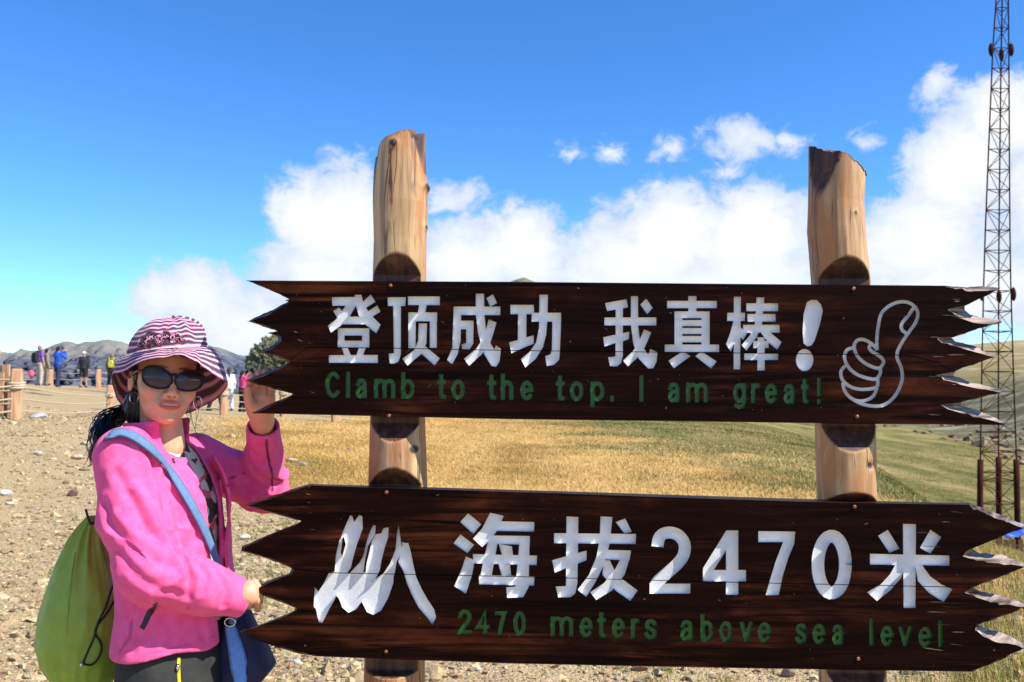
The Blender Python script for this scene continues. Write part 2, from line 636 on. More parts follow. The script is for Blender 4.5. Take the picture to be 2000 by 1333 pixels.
for nm, ca, cb in (('paint_white', (0.65, 0.645, 0.63), (0.75, 0.75, 0.74)), ('paint_green', (0.008, 0.085, 0.005), (0.013, 0.125, 0.008))):
    m_, t, bs = new_mat(nm)
    o = t.n('ShaderNodeTexCoord').outputs['Object']
    link(t, t.mix(t.ss(t.noise(o, 25, 6, 0.65), 0.3, 0.7), ca, cb), bs, 'Base Color')
    bs.inputs['Roughness'].default_value = 0.38
    bump(t, bs, t.m('ADD', t.noise(o, 420, 4, 0.6), t.m('MULTIPLY', t.noise(t.vm('MULTIPLY', o, (120, 120, 500)), 1.0, 4, 0.6), 0.7)), 0.45, 0.0016)

# peeled log
m_, t, bs = new_mat('log')
o = t.n('ShaderNodeTexCoord').outputs['Object']
cut = attr_color(t, 'cut').outputs['Fac']
knot = attr_color(t, 'knot').outputs['Fac']
rb = t.noise(t.vm('MULTIPLY', o, (11, 11, 1.3)), 1.0, 6, 0.6, 0.5)
rb2 = t.noise(t.vm('MULTIPLY', o, (70, 70, 3.0)), 1.0, 5, 0.6, 0.4)
pa = t.noise(t.vm('MULTIPLY', o, (15, 15, 3.0)), 1.0, 6, 0.65, 0.6)
c = t.mix(t.ss(rb, 0.32, 0.66), (0.34, 0.185, 0.074), (0.58, 0.385, 0.190))
c = t.mix(t.m('MULTIPLY', t.ss(pa, 0.42, 0.58), 0.78), c, (0.42, 0.155, 0.038))
c = t.mix(t.m('MULTIPLY', t.ss(rb2, 0.47, 0.64), 0.6), c, (0.20, 0.105, 0.05))
c = t.mix(t.m('MULTIPLY', t.ss(t.noise(o, 17, 6, 0.7), 0.56, 0.7), 0.45), c, (0.42, 0.33, 0.24))
crk = t.n('ShaderNodeTexVoronoi', {'Vector': t.vm('MULTIPLY', t.vm('ADD', o, t.vm('MULTIPLY', t.noise(o, 4, 3, 0.5, 0, True), (0.02, 0.02, 0.02))), (26, 26, 0.85)), 'Scale': 1.0}, feature='DISTANCE_TO_EDGE').outputs['Distance']
ck = t.m('MULTIPLY', t.ss(crk, 0.035, 0.008), t.ss(t.noise(o, 6, 3, 0.6), 0.45, 0.6))
c = t.mix(t.m('MULTIPLY', ck, 0.85), c, (0.05, 0.026, 0.014))
cutc = t.mix(t.ss(t.noise(t.vm('MULTIPLY', o, (40, 40, 9)), 1.0, 6, 0.65), 0.35, 0.7), (0.028, 0.008, 0.0035), (0.13, 0.048, 0.019))
c = t.mix(cut, c, cutc)
c = t.mix(knot, c, (0.035, 0.022, 0.016))
link(t, c, bs, 'Base Color')
bs.inputs['Roughness'].default_value = 0.62
bump(t, bs, t.m('ADD', t.m('MULTIPLY', rb2, 0.5), t.m('SUBTRACT', t.m('MULTIPLY', rb, 0.8), t.m('MULTIPLY', ck, 1.2))), 0.6, 0.004)

# skin / hair / clothes of the woman
m_, t, bs = new_mat('skin')
col = attr_color(t, 'Col').outputs['Color']
o = t.n('ShaderNodeTexCoord').outputs['Object']
link(t, t.mix(1.0, col, t.ramp(t.noise(o, 60, 5, 0.6), [(0.3, (0.9, 0.87, 0.86)), (0.7, (1.05, 1.05, 1.05))]), 'MULTIPLY'), bs, 'Base Color')
bs.inputs['Roughness'].default_value = 0.48
bs.inputs['Subsurface Weight'].default_value = 0.25
bs.inputs['Subsurface Radius'].default_value = (0.9, 0.35, 0.2)
bs.inputs['Subsurface Scale'].default_value = 0.008
bump(t, bs, t.noise(o, 700, 3, 0.6), 0.25, 0.0006)

m_, t, bs = new_mat('fleece')
o = t.n('ShaderNodeTexCoord').outputs['Object']
seam = attr_color(t, 'seam').outputs['Fac']
lin = attr_color(t, 'lining').outputs['Fac']
nz = t.noise(o, 38, 6, 0.65)
c = t.mix(t.ss(nz, 0.3, 0.72), (0.87, 0.092, 0.265), (0.94, 0.135, 0.345))
c = t.mix(t.m('MULTIPLY', t.ss(t.noise(o, 480, 3, 0.6), 0.5, 0.75), 0.35), c, (0.95, 0.20, 0.42))
c = t.mix(seam, c, (0.18, 0.012, 0.05))
c = t.mix(lin, c, (0.50, 0.012, 0.035))
link(t, c, bs, 'Base Color')
bs.inputs['Roughness'].default_value = 0.92
bs.inputs['Specular IOR Level'].default_value = 0.1
bs.inputs['Sheen Weight'].default_value = 0.22
bs.inputs['Sheen Roughness'].default_value = 0.45
bs.inputs['Sheen Tint'].default_value = (1.0, 0.6, 0.8, 1)
bump(t, bs, t.m('ADD', t.noise(o, 620, 4, 0.7), t.m('MULTIPLY', t.noise(o, 150, 3, 0.6), 0.6)), 0.55, 0.0022)

m_, t, bs = new_mat('hat_cloth')
sv = attr_color(t, 'stripe').outputs['Fac']
o = t.n('ShaderNodeTexCoord').outputs['Object']
fr = t.m('FRACT', sv)
c = t.ramp(fr, [(0.0, (0.80, 0.17, 0.27)), (0.11, (0.82, 0.52, 0.64)), (0.33, (0.80, 0.17, 0.27)), (0.45, (0.012, 0.010, 0.030))], 'CONSTANT')
c = t.mix(t.m('MULTIPLY', t.noise(o, 320, 3, 0.6), 0.25), c, (0.3, 0.22, 0.3))
link(t, c, bs, 'Base Color')
bs.inputs['Roughness'].default_value = 0.85
bs.inputs['Sheen Weight'].default_value = 0.1
bump(t, bs, t.m('ADD', t.noise(o, 700, 2, 0.6), t.m('MULTIPLY', t.noise(o, 55, 4, 0.6), 1.4)), 0.5, 0.0018)

m_, t, bs = new_mat('floral')
o = t.n('ShaderNodeTexCoord').outputs['Object']
vf = t.n('ShaderNodeTexVoronoi', {'Vector': t.vm('ADD', o, t.vm('MULTIPLY', t.noise(o, 22, 3, 0.5, 0, True), (0.05, 0.05, 0.05))), 'Scale': 34.0})
c = t.ramp(t.n('ShaderNodeSeparateColor', {0: vf.outputs['Color']}).outputs[0],
           [(0.0, (0.03, 0.035, 0.02)), (0.25, (0.62, 0.56, 0.40)), (0.5, (0.10, 0.13, 0.05)), (0.68, (0.62, 0.10, 0.10)), (0.82, (0.66, 0.58, 0.44))], 'CONSTANT')
link(t, c, bs, 'Base Color')
bs.inputs['Roughness'].default_value = 0.8

m_, t, bs = new_mat('lens')
uvz = attr_color(t, 'grad').outputs['Fac']
link(t, t.mix(uvz, (0.10, 0.055, 0.068), (0.008, 0.006, 0.012)), bs, 'Base Color')
bs.inputs['Roughness'].default_value = 0.04
bs.inputs['Specular IOR Level'].default_value = 0.32

simple('glasses_frame', (0.004, 0.005, 0.014), 0.2, 0.1, 30, spec=0.3)
m_, t, bs = new_mat('hair')
o = t.n('ShaderNodeTexCoord').outputs['Object']
link(t, t.mix(t.noise(o, 90, 4, 0.6), (0.004, 0.003, 0.0025), (0.016, 0.010, 0.007)), bs, 'Base Color')
bs.inputs['Roughness'].default_value = 0.38
bump(t, bs, t.noise(t.vm('MULTIPLY', o, (400, 400, 60)), 1.0, 3, 0.6), 0.6, 0.002)
simple('trouser_cloth', (0.020, 0.020, 0.018), 0.8, 0.3, 20, bump_d=0.003, bump_s=40)
simple('strap_blue', (0.095, 0.185, 0.33), 0.75, 0.12, 90, bump_d=0.0008, bump_s=500)
simple('bag_blue', (0.13, 0.30, 0.68), 0.7, 0.12, 60, bump_d=0.001, bump_s=300)
simple('bag_navy', (0.007, 0.014, 0.050), 0.75, 0.25, 40, bump_d=0.0015, bump_s=200)
simple('nylon_green', (0.27, 0.39, 0.034), 0.5, 0.10, 14, bump_d=0.004, bump_s=26, sheen=0.1)
simple('cord_black', (0.006, 0.006, 0.007), 0.7, 0.2, 200)
simple('zip_yellow', (0.70, 0.62, 0.02), 0.5, 0.15, 200)
simple('zip_black', (0.012, 0.012, 0.016), 0.5, 0.2, 200)
simple('chrome', (0.75, 0.74, 0.72), 0.16, 0.05, 50, metal=1.0)
simple('shoe', (0.05, 0.045, 0.04), 0.75, 0.3, 30, bump_d=0.002)
simple('screw', (0.30, 0.11, 0.04), 0.55, 0.4, 200, metal=0.4)

# far things
simple('rust', (0.050, 0.015, 0.010), 0.9, 0.35, 3.0, spec=0.1)
simple('tarp', (0.015, 0.10, 0.55), 0.5, 0.2, 2.0)
simple('rope', (0.50, 0.41, 0.27), 0.9, 0.2, 60)
m_, t, bs = new_mat('fence_wood')
o = t.n('ShaderNodeTexCoord').outputs['Object']
gr_ = t.noise(t.vm('MULTIPLY', o, (20, 20, 2)), 1.0, 6, 0.65)
link(t, t.ramp(gr_, [(0.3, (0.30, 0.155, 0.08)), (0.55, (0.50, 0.29, 0.155)), (0.75, (0.58, 0.40, 0.25))]), bs, 'Base Color')
bs.inputs['Roughness'].default_value = 0.85
bump(t, bs, gr_, 0.6, 0.01)

m_, t, bs = new_mat('mountain')
pos = t.n('ShaderNodeNewGeometry').outputs['Position']
cl = attr_color(t, 'cliff').outputs['Fac']
nb_ = t.noise(t.vm('MULTIPLY', pos, (1, 1, 0.35)), 0.022, 9, 0.68)
nc_ = t.noise(pos, 0.01, 8, 0.65)
cliff = t.ramp(nb_, [(0.34, (0.03, 0.04, 0.075)), (0.46, (0.09, 0.105, 0.15)), (0.56, (0.17, 0.175, 0.20)), (0.68, (0.30, 0.28, 0.26))])  # bluish tones paint the distance haze into the rock colour
soft = t.ramp(nc_, [(0.3, (0.20, 0.19, 0.165)), (0.6, (0.31, 0.285, 0.24)), (0.8, (0.24, 0.235, 0.20))])
link(t, t.mix(t.ss(t.m('ADD', cl, t.m('MULTIPLY', t.m('SUBTRACT', nc_, 0.5), 1.1)), 0.35, 0.6), soft, cliff), bs, 'Base Color')
bs.inputs['Roughness'].default_value = 1.0
bs.inputs['Specular IOR Level'].default_value = 0.05
bump(t, bs, nb_, 1.0, 25.0)


def cloth(col, rough=0.85):
    k = 'cloth_%03d_%03d_%03d' % tuple(int(c * 255) for c in col)
    return MATS.get(k) or simple(k, col, rough, 0.2, 12.0)

# ================================================================== terrain
def gauss(x, y, cx, cy, s):
    return np.exp(-((x - cx) ** 2 + (y - cy) ** 2) / (2 * s * s))


def land(x, y, detail=True):
    x = np.asarray(x, dtype=np.float64)
    y = np.asarray(y, dtype=np.float64)
    ang = x / np.maximum(y, 1.0)
    front = smooth(y, 4, 15)
    z = 0.052 * np.clip(-x - 1.0, 0, 30) * front
    z = z + 0.42 * gauss(x, y, -9.7, 16.5, 4.5) + 0.4 * gauss(x, y, -22, 48, 9)
    # ground falls away to the right of the sign into a flat valley
    xe = 2.6 - 0.13 * np.clip(y - 12, 0, 60)
    wdt = 62 - 46 * smooth(ang, 0.24, 0.54)
    drop = smooth((x - xe) / wdt, 0, 1) * smooth(y, 4.5, 9)
    z = z - 4.6 * drop * smooth(ang, -0.25, 0.05)
    # crater rim on the left
    z = z - 32 * smooth(-ang, 0.297, 0.34) * smooth(y, 54, 75)
    # knoll left of the sign, and the hill and peak far behind it
    kn = np.clip(0.6 + (ang + 0.285) * 62, 0, 9.5)
    z = z + kn * smooth(y, 48, 86) * (1 - smooth(y, 95, 130)) * smooth(ang, -0.31, -0.27) * (1 - smooth(ang, -0.16, -0.02))
    hs = np.clip(140 - 440 * (ang - 0.434), 62, 190)
    hill = smooth(y, hs, hs + 240)
    z = z + hill * (24 + 2.0 * np.sin(x * 0.021 + 1.0)) * smooth(ang, -0.35, -0.1)
    z = z + 55.0 * np.exp(-((x - 8) ** 2 / (2 * 26.0 ** 2) + (y - 660) ** 2 / (2 * 150.0 ** 2))) * smooth(ang, -0.3, -0.06)
    z = z * smooth(y, -6, 4)
    if detail:
        p = np.stack([x, y], -1).reshape(-1, 2)
        r = np.sqrt(x * x + y * y)
        z = z + (0.035 * fbm(p * 0.8, 4, 3)).reshape(x.shape) * smooth(r, 1, 5)
        z = z + (1.6 * fbm(p * 0.045, 5, 9)).reshape(x.shape) * smooth(r, 90, 220)
    return z


def land1(x, y):
    return float(land(np.array([x]), np.array([y]))[0])


def covers(x, y):
    """how grassy (straw), green and rocky the ground is"""
    p = np.stack([x, y], -1)
    ang = x / np.maximum(y, 1.0)
    n = fbm(p * 0.35, 4, 21)
    g = smooth(y + 2.2 * n, 9.2, 12.8) * smooth(ang + 0.05 * n, -0.345, -0.265) * (1 - smooth(y, 27, 33) * smooth(-ang, 0.12, 0.24))
    g2 = smooth(x + 0.7 * n, 1.5, 2.7) * smooth(y, 2.5, 4.5) * 0.75
    g = np.maximum(g, g2) * (1 - smooth(y, 50, 90))
    xe = 2.6 - 0.13 * np.clip(y - 12, 0, 60)
    gn = smooth(x - xe + 4 * n, -1.2, 6.0) * smooth(y, 8, 14) * smooth(ang, -0.2, 0.0)
    gn = np.maximum(gn, 0.42 * smooth(y, 34, 60) * smooth(ang, -0.28, -0.2))
    hs = np.clip(140 - 440 * (ang - 0.434), 62, 190)
    hl = smooth(y, hs, hs + 130)
    gn = gn * (1 - 0.5 * hl)
    rk = 0.66 * smooth(y + 20 * n, hs - 22, hs + 5) * (1 - smooth(y + 25 * n, hs + 45, hs + 110)) + 0.40 * hl
    rk = np.maximum(rk, 0.9 * smooth(y, 380, 460))
    rk = np.maximum(rk, 0.5 * smooth(-ang, 0.265, 0.29) * smooth(y, 58, 78))
    return g, gn, rk


NA, NR = 480, 250
angs = np.linspace(0, 2 * math.pi, NA, endpoint=False)
rads = 0.25 * (2600 / 0.25) ** (np.linspace(0, 1, NR))
RR, AA = np.meshgrid(rads, angs, indexing='ij')
GX, GY = (RR * np.sin(AA)).ravel(), (RR * np.cos(AA)).ravel()
GZ = land(GX, GY)
gV = np.c_[GX, GY, GZ]
i = np.arange(NR - 1)[:, None] * NA
k = np.arange(NA)[None]
gF = np.stack([i + k, i + NA + k, i + NA + (k + 1) % NA, i + (k + 1) % NA], -1).reshape(-1, 4)[:, ::-1]
gF = np.concatenate([gF, np.array([[0, NA // 4, NA // 2, 3 * NA // 4]])])
ga_, gn_, rk_ = covers(GX, GY)
ground = mobj('ground', gV, gF, MATS['ground'], None, True, {'grass': ga_, 'green': gn_, 'rocky': rk_})
tag(ground, kind='structure')

# ------------------------------------------------------------------ crater wall across the lake
SKYL = [(-1600, 640), (-1100, 690), (-700, 650), (-400, 680), (-200, 672), (-60, 690), (0, 688), (25, 690), (40, 680), (55, 686), (75, 686), (100, 676), (120, 668), (132, 667),
        (150, 671), (180, 667), (210, 663), (235, 668), (260, 673), (300, 680), (340, 682), (380, 678), (400, 673), (415, 676),
        (440, 684), (465, 694), (480, 697), (500, 700), (560, 706), (640, 700), (760, 712), (900, 720)]
us = np.arange(-1600, 900, 5.0)
sk = np.interp(us, [s[0] for s in SKYL], [s[1] for s in SKYL]) + 2.2 * fbm(np.c_[us * 0.06, us * 0], 4, 5)
NT_ = 60
tt = np.linspace(0, 1, NT_)
mV, mC = [], []
D = 2600.0
for j, tj in enumerate(tt):
    dist = D - 750 * (1 - tj)
    zc = CAMZ + (HORIZ - sk) / FPX * D
    xs = (us - 1000) / FPX * D
    prof = tj ** 0.8
    z = -60 + (zc + 60) * prof
    wob = fbm(np.c_[xs * 0.006, np.full_like(xs, tj * 2.0)], 6, 31, 0.6)
    rid = 1 - np.abs(fbm(np.c_[xs * 0.011, np.full_like(xs, tj * 1.2)], 5, 77, 0.6)) * 2
    rid2 = 1 - np.abs(fbm(np.c_[xs * 0.035 + wob * 2, np.full_like(xs, tj * 2.5)], 5, 78, 0.62)) * 2
    yd = dist - rid2 * 60 * (1 - tj ** 4) + wob * 190 * (1 - tj ** 3) - rid * 130 * (1 - tj ** 2)
    z = z + 16 * wob * math.sin(math.pi * tj)
    mV.append(np.c_[xs * (dist / D), yd, z])
    mC.append(np.clip(1.25 - 1.15 * tj + 0.7 * fbm(np.c_[xs * 0.004, np.full_like(xs, tj)], 3, 8), 0, 1))
mV.append(np.c_[(us - 1000) / FPX * D * 1.2, np.full_like(us, D + 900), np.full_like(us, -60.0)])
mC.append(np.zeros_like(us))
mV = np.concatenate(mV)
mC = np.concatenate(mC)
nu = len(us)
i = np.arange(NT_)[:, None] * nu
k = np.arange(nu - 1)[None]
mF = np.stack([i + k, i + k + 1, i + nu + k + 1, i + nu + k], -1).reshape(-1, 4)
mountain = mobj('mountain', mV, mF, MATS['mountain'], None, True, {'cliff': mC})
tag(mountain, kind='structure', label='grey blue crater cliffs on the far left skyline')

# ------------------------------------------------------------------ stones
def ico():
    ph = (1 + 5 ** 0.5) / 2
    V = np.array([(-1, ph, 0), (1, ph, 0), (-1, -ph, 0), (1, -ph, 0), (0, -1, ph), (0, 1, ph), (0, -1, -ph), (0, 1, -ph),
                  (ph, 0, -1), (ph, 0, 1), (-ph, 0, -1), (-ph, 0, 1)]) / math.sqrt(1 + ph * ph)
    F = np.array([(0, 11, 5), (0, 5, 1), (0, 1, 7), (0, 7, 10), (0, 10, 11), (1, 5, 9), (5, 11, 4), (11, 10, 2), (10, 7, 6), (7, 1, 8),
                  (3, 9, 4), (3, 4, 2), (3, 2, 6), (3, 6, 8), (3, 8, 9), (4, 9, 5), (2, 4, 11), (6, 2, 10), (8, 6, 7), (9, 8, 1)])
    return V, F


def ico2(n):
    V, F = ico()
    for _ in range(n):
        V = list(map(tuple, V))
        mid = {}
        nF = []

        def md(a, b):
            key = (min(a, b), max(a, b))
            if key not in mid:
                m__ = (np.array(V[a]) + np.array(V[b])) / 2
                V.append(tuple(m__ / np.linalg.norm(m__)))
                mid[key] = len(V) - 1
            return mid[key]
        for a, b, c_ in F:
            x1, x2, x3 = md(a, b), md(b, c_), md(c_, a)
            nF += [(a, x1, x3), (b, x2, x1), (c_, x3, x2), (x1, x2, x3)]
        F = np.array(nF)
        V = np.array(V)
    return V, F


STONE_COL = np.array([(0.46, 0.35, 0.20), (0.54, 0.44, 0.27), (0.40, 0.28, 0.165), (0.57, 0.48, 0.33), (0.33, 0.20, 0.13), (0.50, 0.41, 0.27), (0.52, 0.38, 0.22), (0.30, 0.24, 0.18), (0.50, 0.40, 0.24), (0.48, 0.37, 0.22)])


def scatter_stones(name, XY, size, seed, label, dark=1.0):
    rng = np.random.default_rng(seed)
    bV, bF = ico()
    n = len(XY)
    jit = 1 + 0.34 * rng.normal(size=(n, 12, 1)).clip(-1.3, 1.3)
    V = bV[None] * jit
    sc = size[:, None] * np.c_[rng.uniform(0.7, 1.35, n), rng.uniform(0.7, 1.35, n), rng.uniform(0.35, 0.8, n)]
    V = V * sc[:, None, :]
    a = rng.uniform(0, 2 * math.pi, n)
    tl = rng.normal(0, 0.25, n)
    ct, st_ = np.cos(tl)[:, None], np.sin(tl)[:, None]
    y2, z2 = V[..., 1] * ct - V[..., 2] * st_, V[..., 1] * st_ + V[..., 2] * ct
    ca, sa = np.cos(a)[:, None], np.sin(a)[:, None]
    X = V[..., 0] * ca - y2 * sa
    Y = V[..., 0] * sa + y2 * ca
    z0 = land(XY[:, 0], XY[:, 1]) + sc[:, 2] * rng.uniform(-0.1, 0.45, n)
    W_ = np.stack([X + XY[:, :1], Y + XY[:, 1:2], z2 + z0[:, None]], -1).reshape(-1, 3)
    F = (bF[None] + 12 * np.arange(n)[:, None, None]).reshape(-1, 3)
    colr = STONE_COL[rng.integers(0, len(STONE_COL), n)] * rng.uniform(0.6, 1.12, (n, 1)) * dark * np.array([1.0, 0.97, 0.88])
    o_ = mobj(name, W_, F, MATS['stone'], None, False, {'Col': np.repeat(colr, 12, 0)})
    return tag(o_, label, 'gravel', kind='stuff')


def wedge_points(n, a0, a1, r0, r1, rng, power=1.0):
    a = rng.uniform(a0, a1, n)
    r = r0 * (r1 / r0) ** (rng.uniform(0, 1, n) ** power)
    return np.c_[a * r, r]


rng = np.random.default_rng(3)
XY = np.concatenate([wedge_points(34000, -0.66, -0.05, 3.6, 30, rng, 0.85), wedge_points(14000, -0.3, 0.66, 3.6, 9.5, rng, 0.8)])
g_, n_, _ = covers(XY[:, 0], XY[:, 1])
XY = XY[rng.uniform(0, 1, len(XY)) > np.maximum(g_, n_) * 0.88]
XM = wedge_points(1000, -0.66, -0.1, 4.0, 30, rng, 0.9)
XM = XM[rng.uniform(0, 1, len(XM)) > covers(XM[:, 0], XM[:, 1])[0] * 0.8]
NMID = len(XM)
XY = np.concatenate([XY, XM])
sz = np.exp(rng.normal(math.log(0.0088), 0.52, len(XY))).clip(0.005, 0.05) * (1 + 0.035 * XY[:, 1])
sz[-NMID:] = np.exp(rng.normal(math.log(0.026), 0.4, NMID)).clip(0.012, 0.08)
scatter_stones('gravel', XY, sz, 5, 'tan and reddish loose gravel covering the bare ground')


def boulder(name, u, v, d, size, col, label, seed, group=None, lean=0.0, sub=3, crag=False, top_v=None):
    """one rock resting on the ground; (u, v) is the photo pixel of its middle, size is width, depth, height in metres"""
    bV, bF = ico2(sub)
    q = bV + 0.0
    q = q * (1 + 0.30 * fbm(bV * 1.6 + seed * 3.1, 3, seed)[:, None] + 0.09 * fbm(bV * 5 + seed, 3, seed + 5)[:, None])
    for _k in range(7):     # broken facets
        nrm = np.random.default_rng(seed * 10 + _k).normal(size=3)
        nrm /= np.linalg.norm(nrm)
        dd = q @ nrm - 0.72
        q = q - np.outer(np.clip(dd, 0, None), nrm) * 0.92
    if crag:
        q = bV * (0.8 + 0.55 * (1 - 2 * np.abs(fbm(bV * np.array([3.2, 3.2, 1.5]) + seed, 5, seed, 0.62)))[:, None] * 0.6 + 0.35 * fbm(bV * 7, 4, seed + 3)[:, None])
    q = q * np.array(size) / 2
    if lean:
        ct, st_ = math.cos(lean), math.sin(lean)
        q = np.c_[q[:, 0] * ct - q[:, 2] * st_, q[:, 1], q[:, 0] * st_ + q[:, 2] * ct]
    p = P(u, v, d)
    zb = land1(p[0], d)
    if top_v:
        q[:, 2] *= (P(u, top_v, d)[2] - zb) / (q[:, 2].max() + size[2] * 0.32)
        size = (size[0], size[1], (P(u, top_v, d)[2] - zb) / 0.9)
        q[:, 2] *= (P(u, top_v, d)[2] - zb - size[2] * 0.32) / q[:, 2].max()
    q = q + np.array([p[0], d, zb + size[2] * 0.32])
    rr = np.random.default_rng(seed)
    cc = np.array(col)[None] * (1 + (1.3 if crag else 0.18) * fbm(bV * (6 if crag else 3), 4, seed)[:, None]).clip(0.2, 3)
    o_ = mobj(name, q, bF, MATS['stone'], None, False, {'Col': np.clip(cc, 0, 1)})
    return tag(o_, label, 'rock', group)


def gd(v, u):
    """ground distance for a photo pixel"""
    ds = np.geomspace(3, 200, 1500)
    pts = np.array([P(u, v, q) for q in ds])
    zz = land(pts[:, 0], pts[:, 1], False)
    k_ = np.argmax(pts[:, 2] < zz)
    return float(ds[k_]) if pts[k_, 2] < zz[k_] else 40.0


BIG = [  # u, v, (w, d, h), colour, label
    (75, 818, (0.34, 0.30, 0.15), (0.40, 0.40, 0.40), 'flat pale grey stone on the gravel beside the thick rope post'),
    (142, 972, (0.115, 0.10, 0.11), (0.19, 0.115, 0.085), 'dark reddish brown stone on the gravel left of the pink jacket'),
    (75, 888, (0.13, 0.11, 0.07), (0.42, 0.42, 0.40), 'small grey stone on the gravel below the rope fence'),
    (152, 898, (0.17, 0.13, 0.09), (0.50, 0.38, 0.26), 'tan blocky stone on the gravel level with the woman\'s shoulder'),
    (165, 868, (0.14, 0.11, 0.08), (0.36, 0.32, 0.27), 'grey brown stone on the gravel just behind the ponytail'),
    (10, 970, (0.15, 0.12, 0.08), (0.66, 0.63, 0.58), 'whitish chipped stone at the left edge of the picture'),
    (16, 1222, (0.07, 0.06, 0.035), (0.42, 0.28, 0.2), 'brownish stone at the left edge level with the green bag'),
    (20, 988, (0.10, 0.08, 0.04), (0.55, 0.46, 0.36), 'pale flat stone just below the whitish stone at left'),
    (130, 945, (0.09, 0.08, 0.05), (0.16, 0.12, 0.1), 'small dark stone above the reddish brown one'),
    (1250, 1314, (0.085, 0.07, 0.055), (0.27, 0.13, 0.075), 'rust red stone on the gravel under the lower board'),
    (1207, 1310, (0.03, 0.03, 0.022), (0.17, 0.13, 0.11), 'small dark stone left of the rust red stone'),
    (1540, 1325, (0.075, 0.06, 0.05), (0.22, 0.16, 0.12), 'brown stone in the grass left of the right post foot'),
    (1785, 1322, (0.14, 0.08, 0.06), (0.37, 0.38, 0.34), 'grey pointed stone right of the right post'),
    (1355, 1322, (0.04, 0.03, 0.025), (0.30, 0.22, 0.16), 'brown stone on the gravel midway under the lower board'),
    (1880, 1316, (0.06, 0.05, 0.035), (0.60, 0.56, 0.48), 'pale stone under the right end of the lower board'),
    (935, 1312, (0.035, 0.03, 0.02), (0.68, 0.66, 0.62), 'small white stone on the gravel under the lower board'),
    (1960, 1185, (0.16, 0.12, 0.06), (0.50, 0.40, 0.30), 'tan stone beside the right edge of the picture below the board tip'),
    (570, 905, (0.20, 0.16, 0.08), (0.44, 0.36, 0.27), 'tan grey stone in the straw grass right of the raised sleeve'),
    (592, 912, (0.16, 0.12, 0.08), (0.30, 0.26, 0.22), 'darker stone next to the tan grey one by the raised sleeve'),
    (478, 1058, (0.10, 0.08, 0.055), (0.58, 0.54, 0.48), 'pale stone seen between the two boards\' left points'),
    (520, 1120, (0.055, 0.05, 0.04), (0.28, 0.17, 0.13), 'reddish stone seen left of the lower board\'s middle point'),
    (580, 1300, (0.06, 0.05, 0.03), (0.46, 0.46, 0.43), 'grey round stone on the gravel right of the blue bag'),
]
for j, (u, v, s_, c_, lb) in enumerate(BIG):
    boulder('stone', u, v, gd(v, u), s_, c_, lb, 40 + j, 'larger stones lying on the gravel', sub=2)

# crag on the flank of the knoll
boulder('rock_crag', 524, 690, 84.0, (3.6, 3.0, 5.6), (0.13, 0.135, 0.07), 'dark mossy crag standing on the knoll behind the upper board\'s points', 91, sub=5, crag=True, top_v=664)
boulder('rock_crag', 543, 672, 85.5, (3.4, 3.0, 8.0), (0.17, 0.165, 0.085), 'taller pale mossy crag behind the points of the upper board', 92, sub=5, crag=True, top_v=646)
boulder('rock_crag', 508, 706, 83.0, (2.2, 2.2, 3.0), (0.085, 0.09, 0.065), 'low dark crag at the foot of the knoll', 93, sub=5, crag=True, top_v=696)

# rocks strewn over the far valley side
XY = wedge_points(900, 0.36, 0.62, 70, 205, rng)
hs_ = 140 - 440 * (XY[:, 0] / XY[:, 1] - 0.434)
XY = XY[(XY[:, 1] > hs_ - 12) & (XY[:, 1] < hs_ + 55)]
nn = fbm(XY * 0.03, 3, 4)
XY = XY[nn > -0.12]
szr = np.exp(rng.normal(math.log(0.32), 0.5, len(XY))).clip(0.1, 1.0)
o_ = scatter_stones('scree', XY, szr, 15, 'grey rocks strewn over the far grassy slope', 0.5)
o_['category'] = 'rocks'

# ------------------------------------------------------------------ grass
def blades(name, XY, height, nb_, spread, width, cols, seed, label, lean=0.5):
    rng_ = np.random.default_rng(seed)
    n = len(XY)
    idx = np.repeat(np.arange(n), nb_)
    m = len(idx)
    base = XY[idx] + rng_.normal(0, 1, (m, 2)) * spread[idx][:, None]
    z = land(base[:, 0], base[:, 1]) - 0.01
    a = rng_.uniform(0, 2 * math.pi, m)
    h = height[idx] * rng_.uniform(0.55, 1.15, m)
    ln_ = rng_.uniform(0.1, 1.0, m) * lean * h
    wd = width[idx] * rng_.uniform(0.7, 1.3, m)
    # wind leans the straw to the left
    lx = np.cos(a) * ln_ - 0.18 * h
    ly = np.sin(a) * ln_
    b = rng_.uniform(0, 2 * math.pi, m)
    px, py = np.cos(b) * wd, np.sin(b) * wd * 0.5
    B0 = np.c_[base[:, 0] - px, base[:, 1] - py, z]
    B1 = np.c_[base[:, 0] + px, base[:, 1] + py, z]
    M0 = np.c_[base[:, 0] + lx * 0.4 - px * 0.7, base[:, 1] + ly * 0.4 - py * 0.7, z + h * 0.62]
    M1 = np.c_[base[:, 0] + lx * 0.4 + px * 0.7, base[:, 1] + ly * 0.4 + py * 0.7, z + h * 0.62]
    T = np.c_[base[:, 0] + lx, base[:, 1] + ly, z + h]
    V = np.stack([B0, B1, M0, M1, T], 1).reshape(-1, 3)
    q = np.arange(m)[:, None] * 5
    F = np.concatenate([q + np.array([[0, 1, 3]]), q + np.array([[0, 3, 2]]), q + np.array([[2, 3, 4]])])
    pal = np.array(cols)
    nz = fbm(XY * np.array([0.55, 0.22]), 4, seed)[idx] * 1.1
    ci = np.clip(((nz * 0.9 + 0.5) * len(pal) + rng_.normal(0, 0.8, m)).astype(int), 0, len(pal) - 1)
    c_ = pal[ci] * rng_.uniform(0.75, 1.25, (m, 1))
    o_ = mobj(name, V, F, MATS['grass'], None, False, {'Col': np.repeat(np.clip(c_, 0, 1), 5, 0)})
    return tag(o_, label, 'grass', kind='stuff')


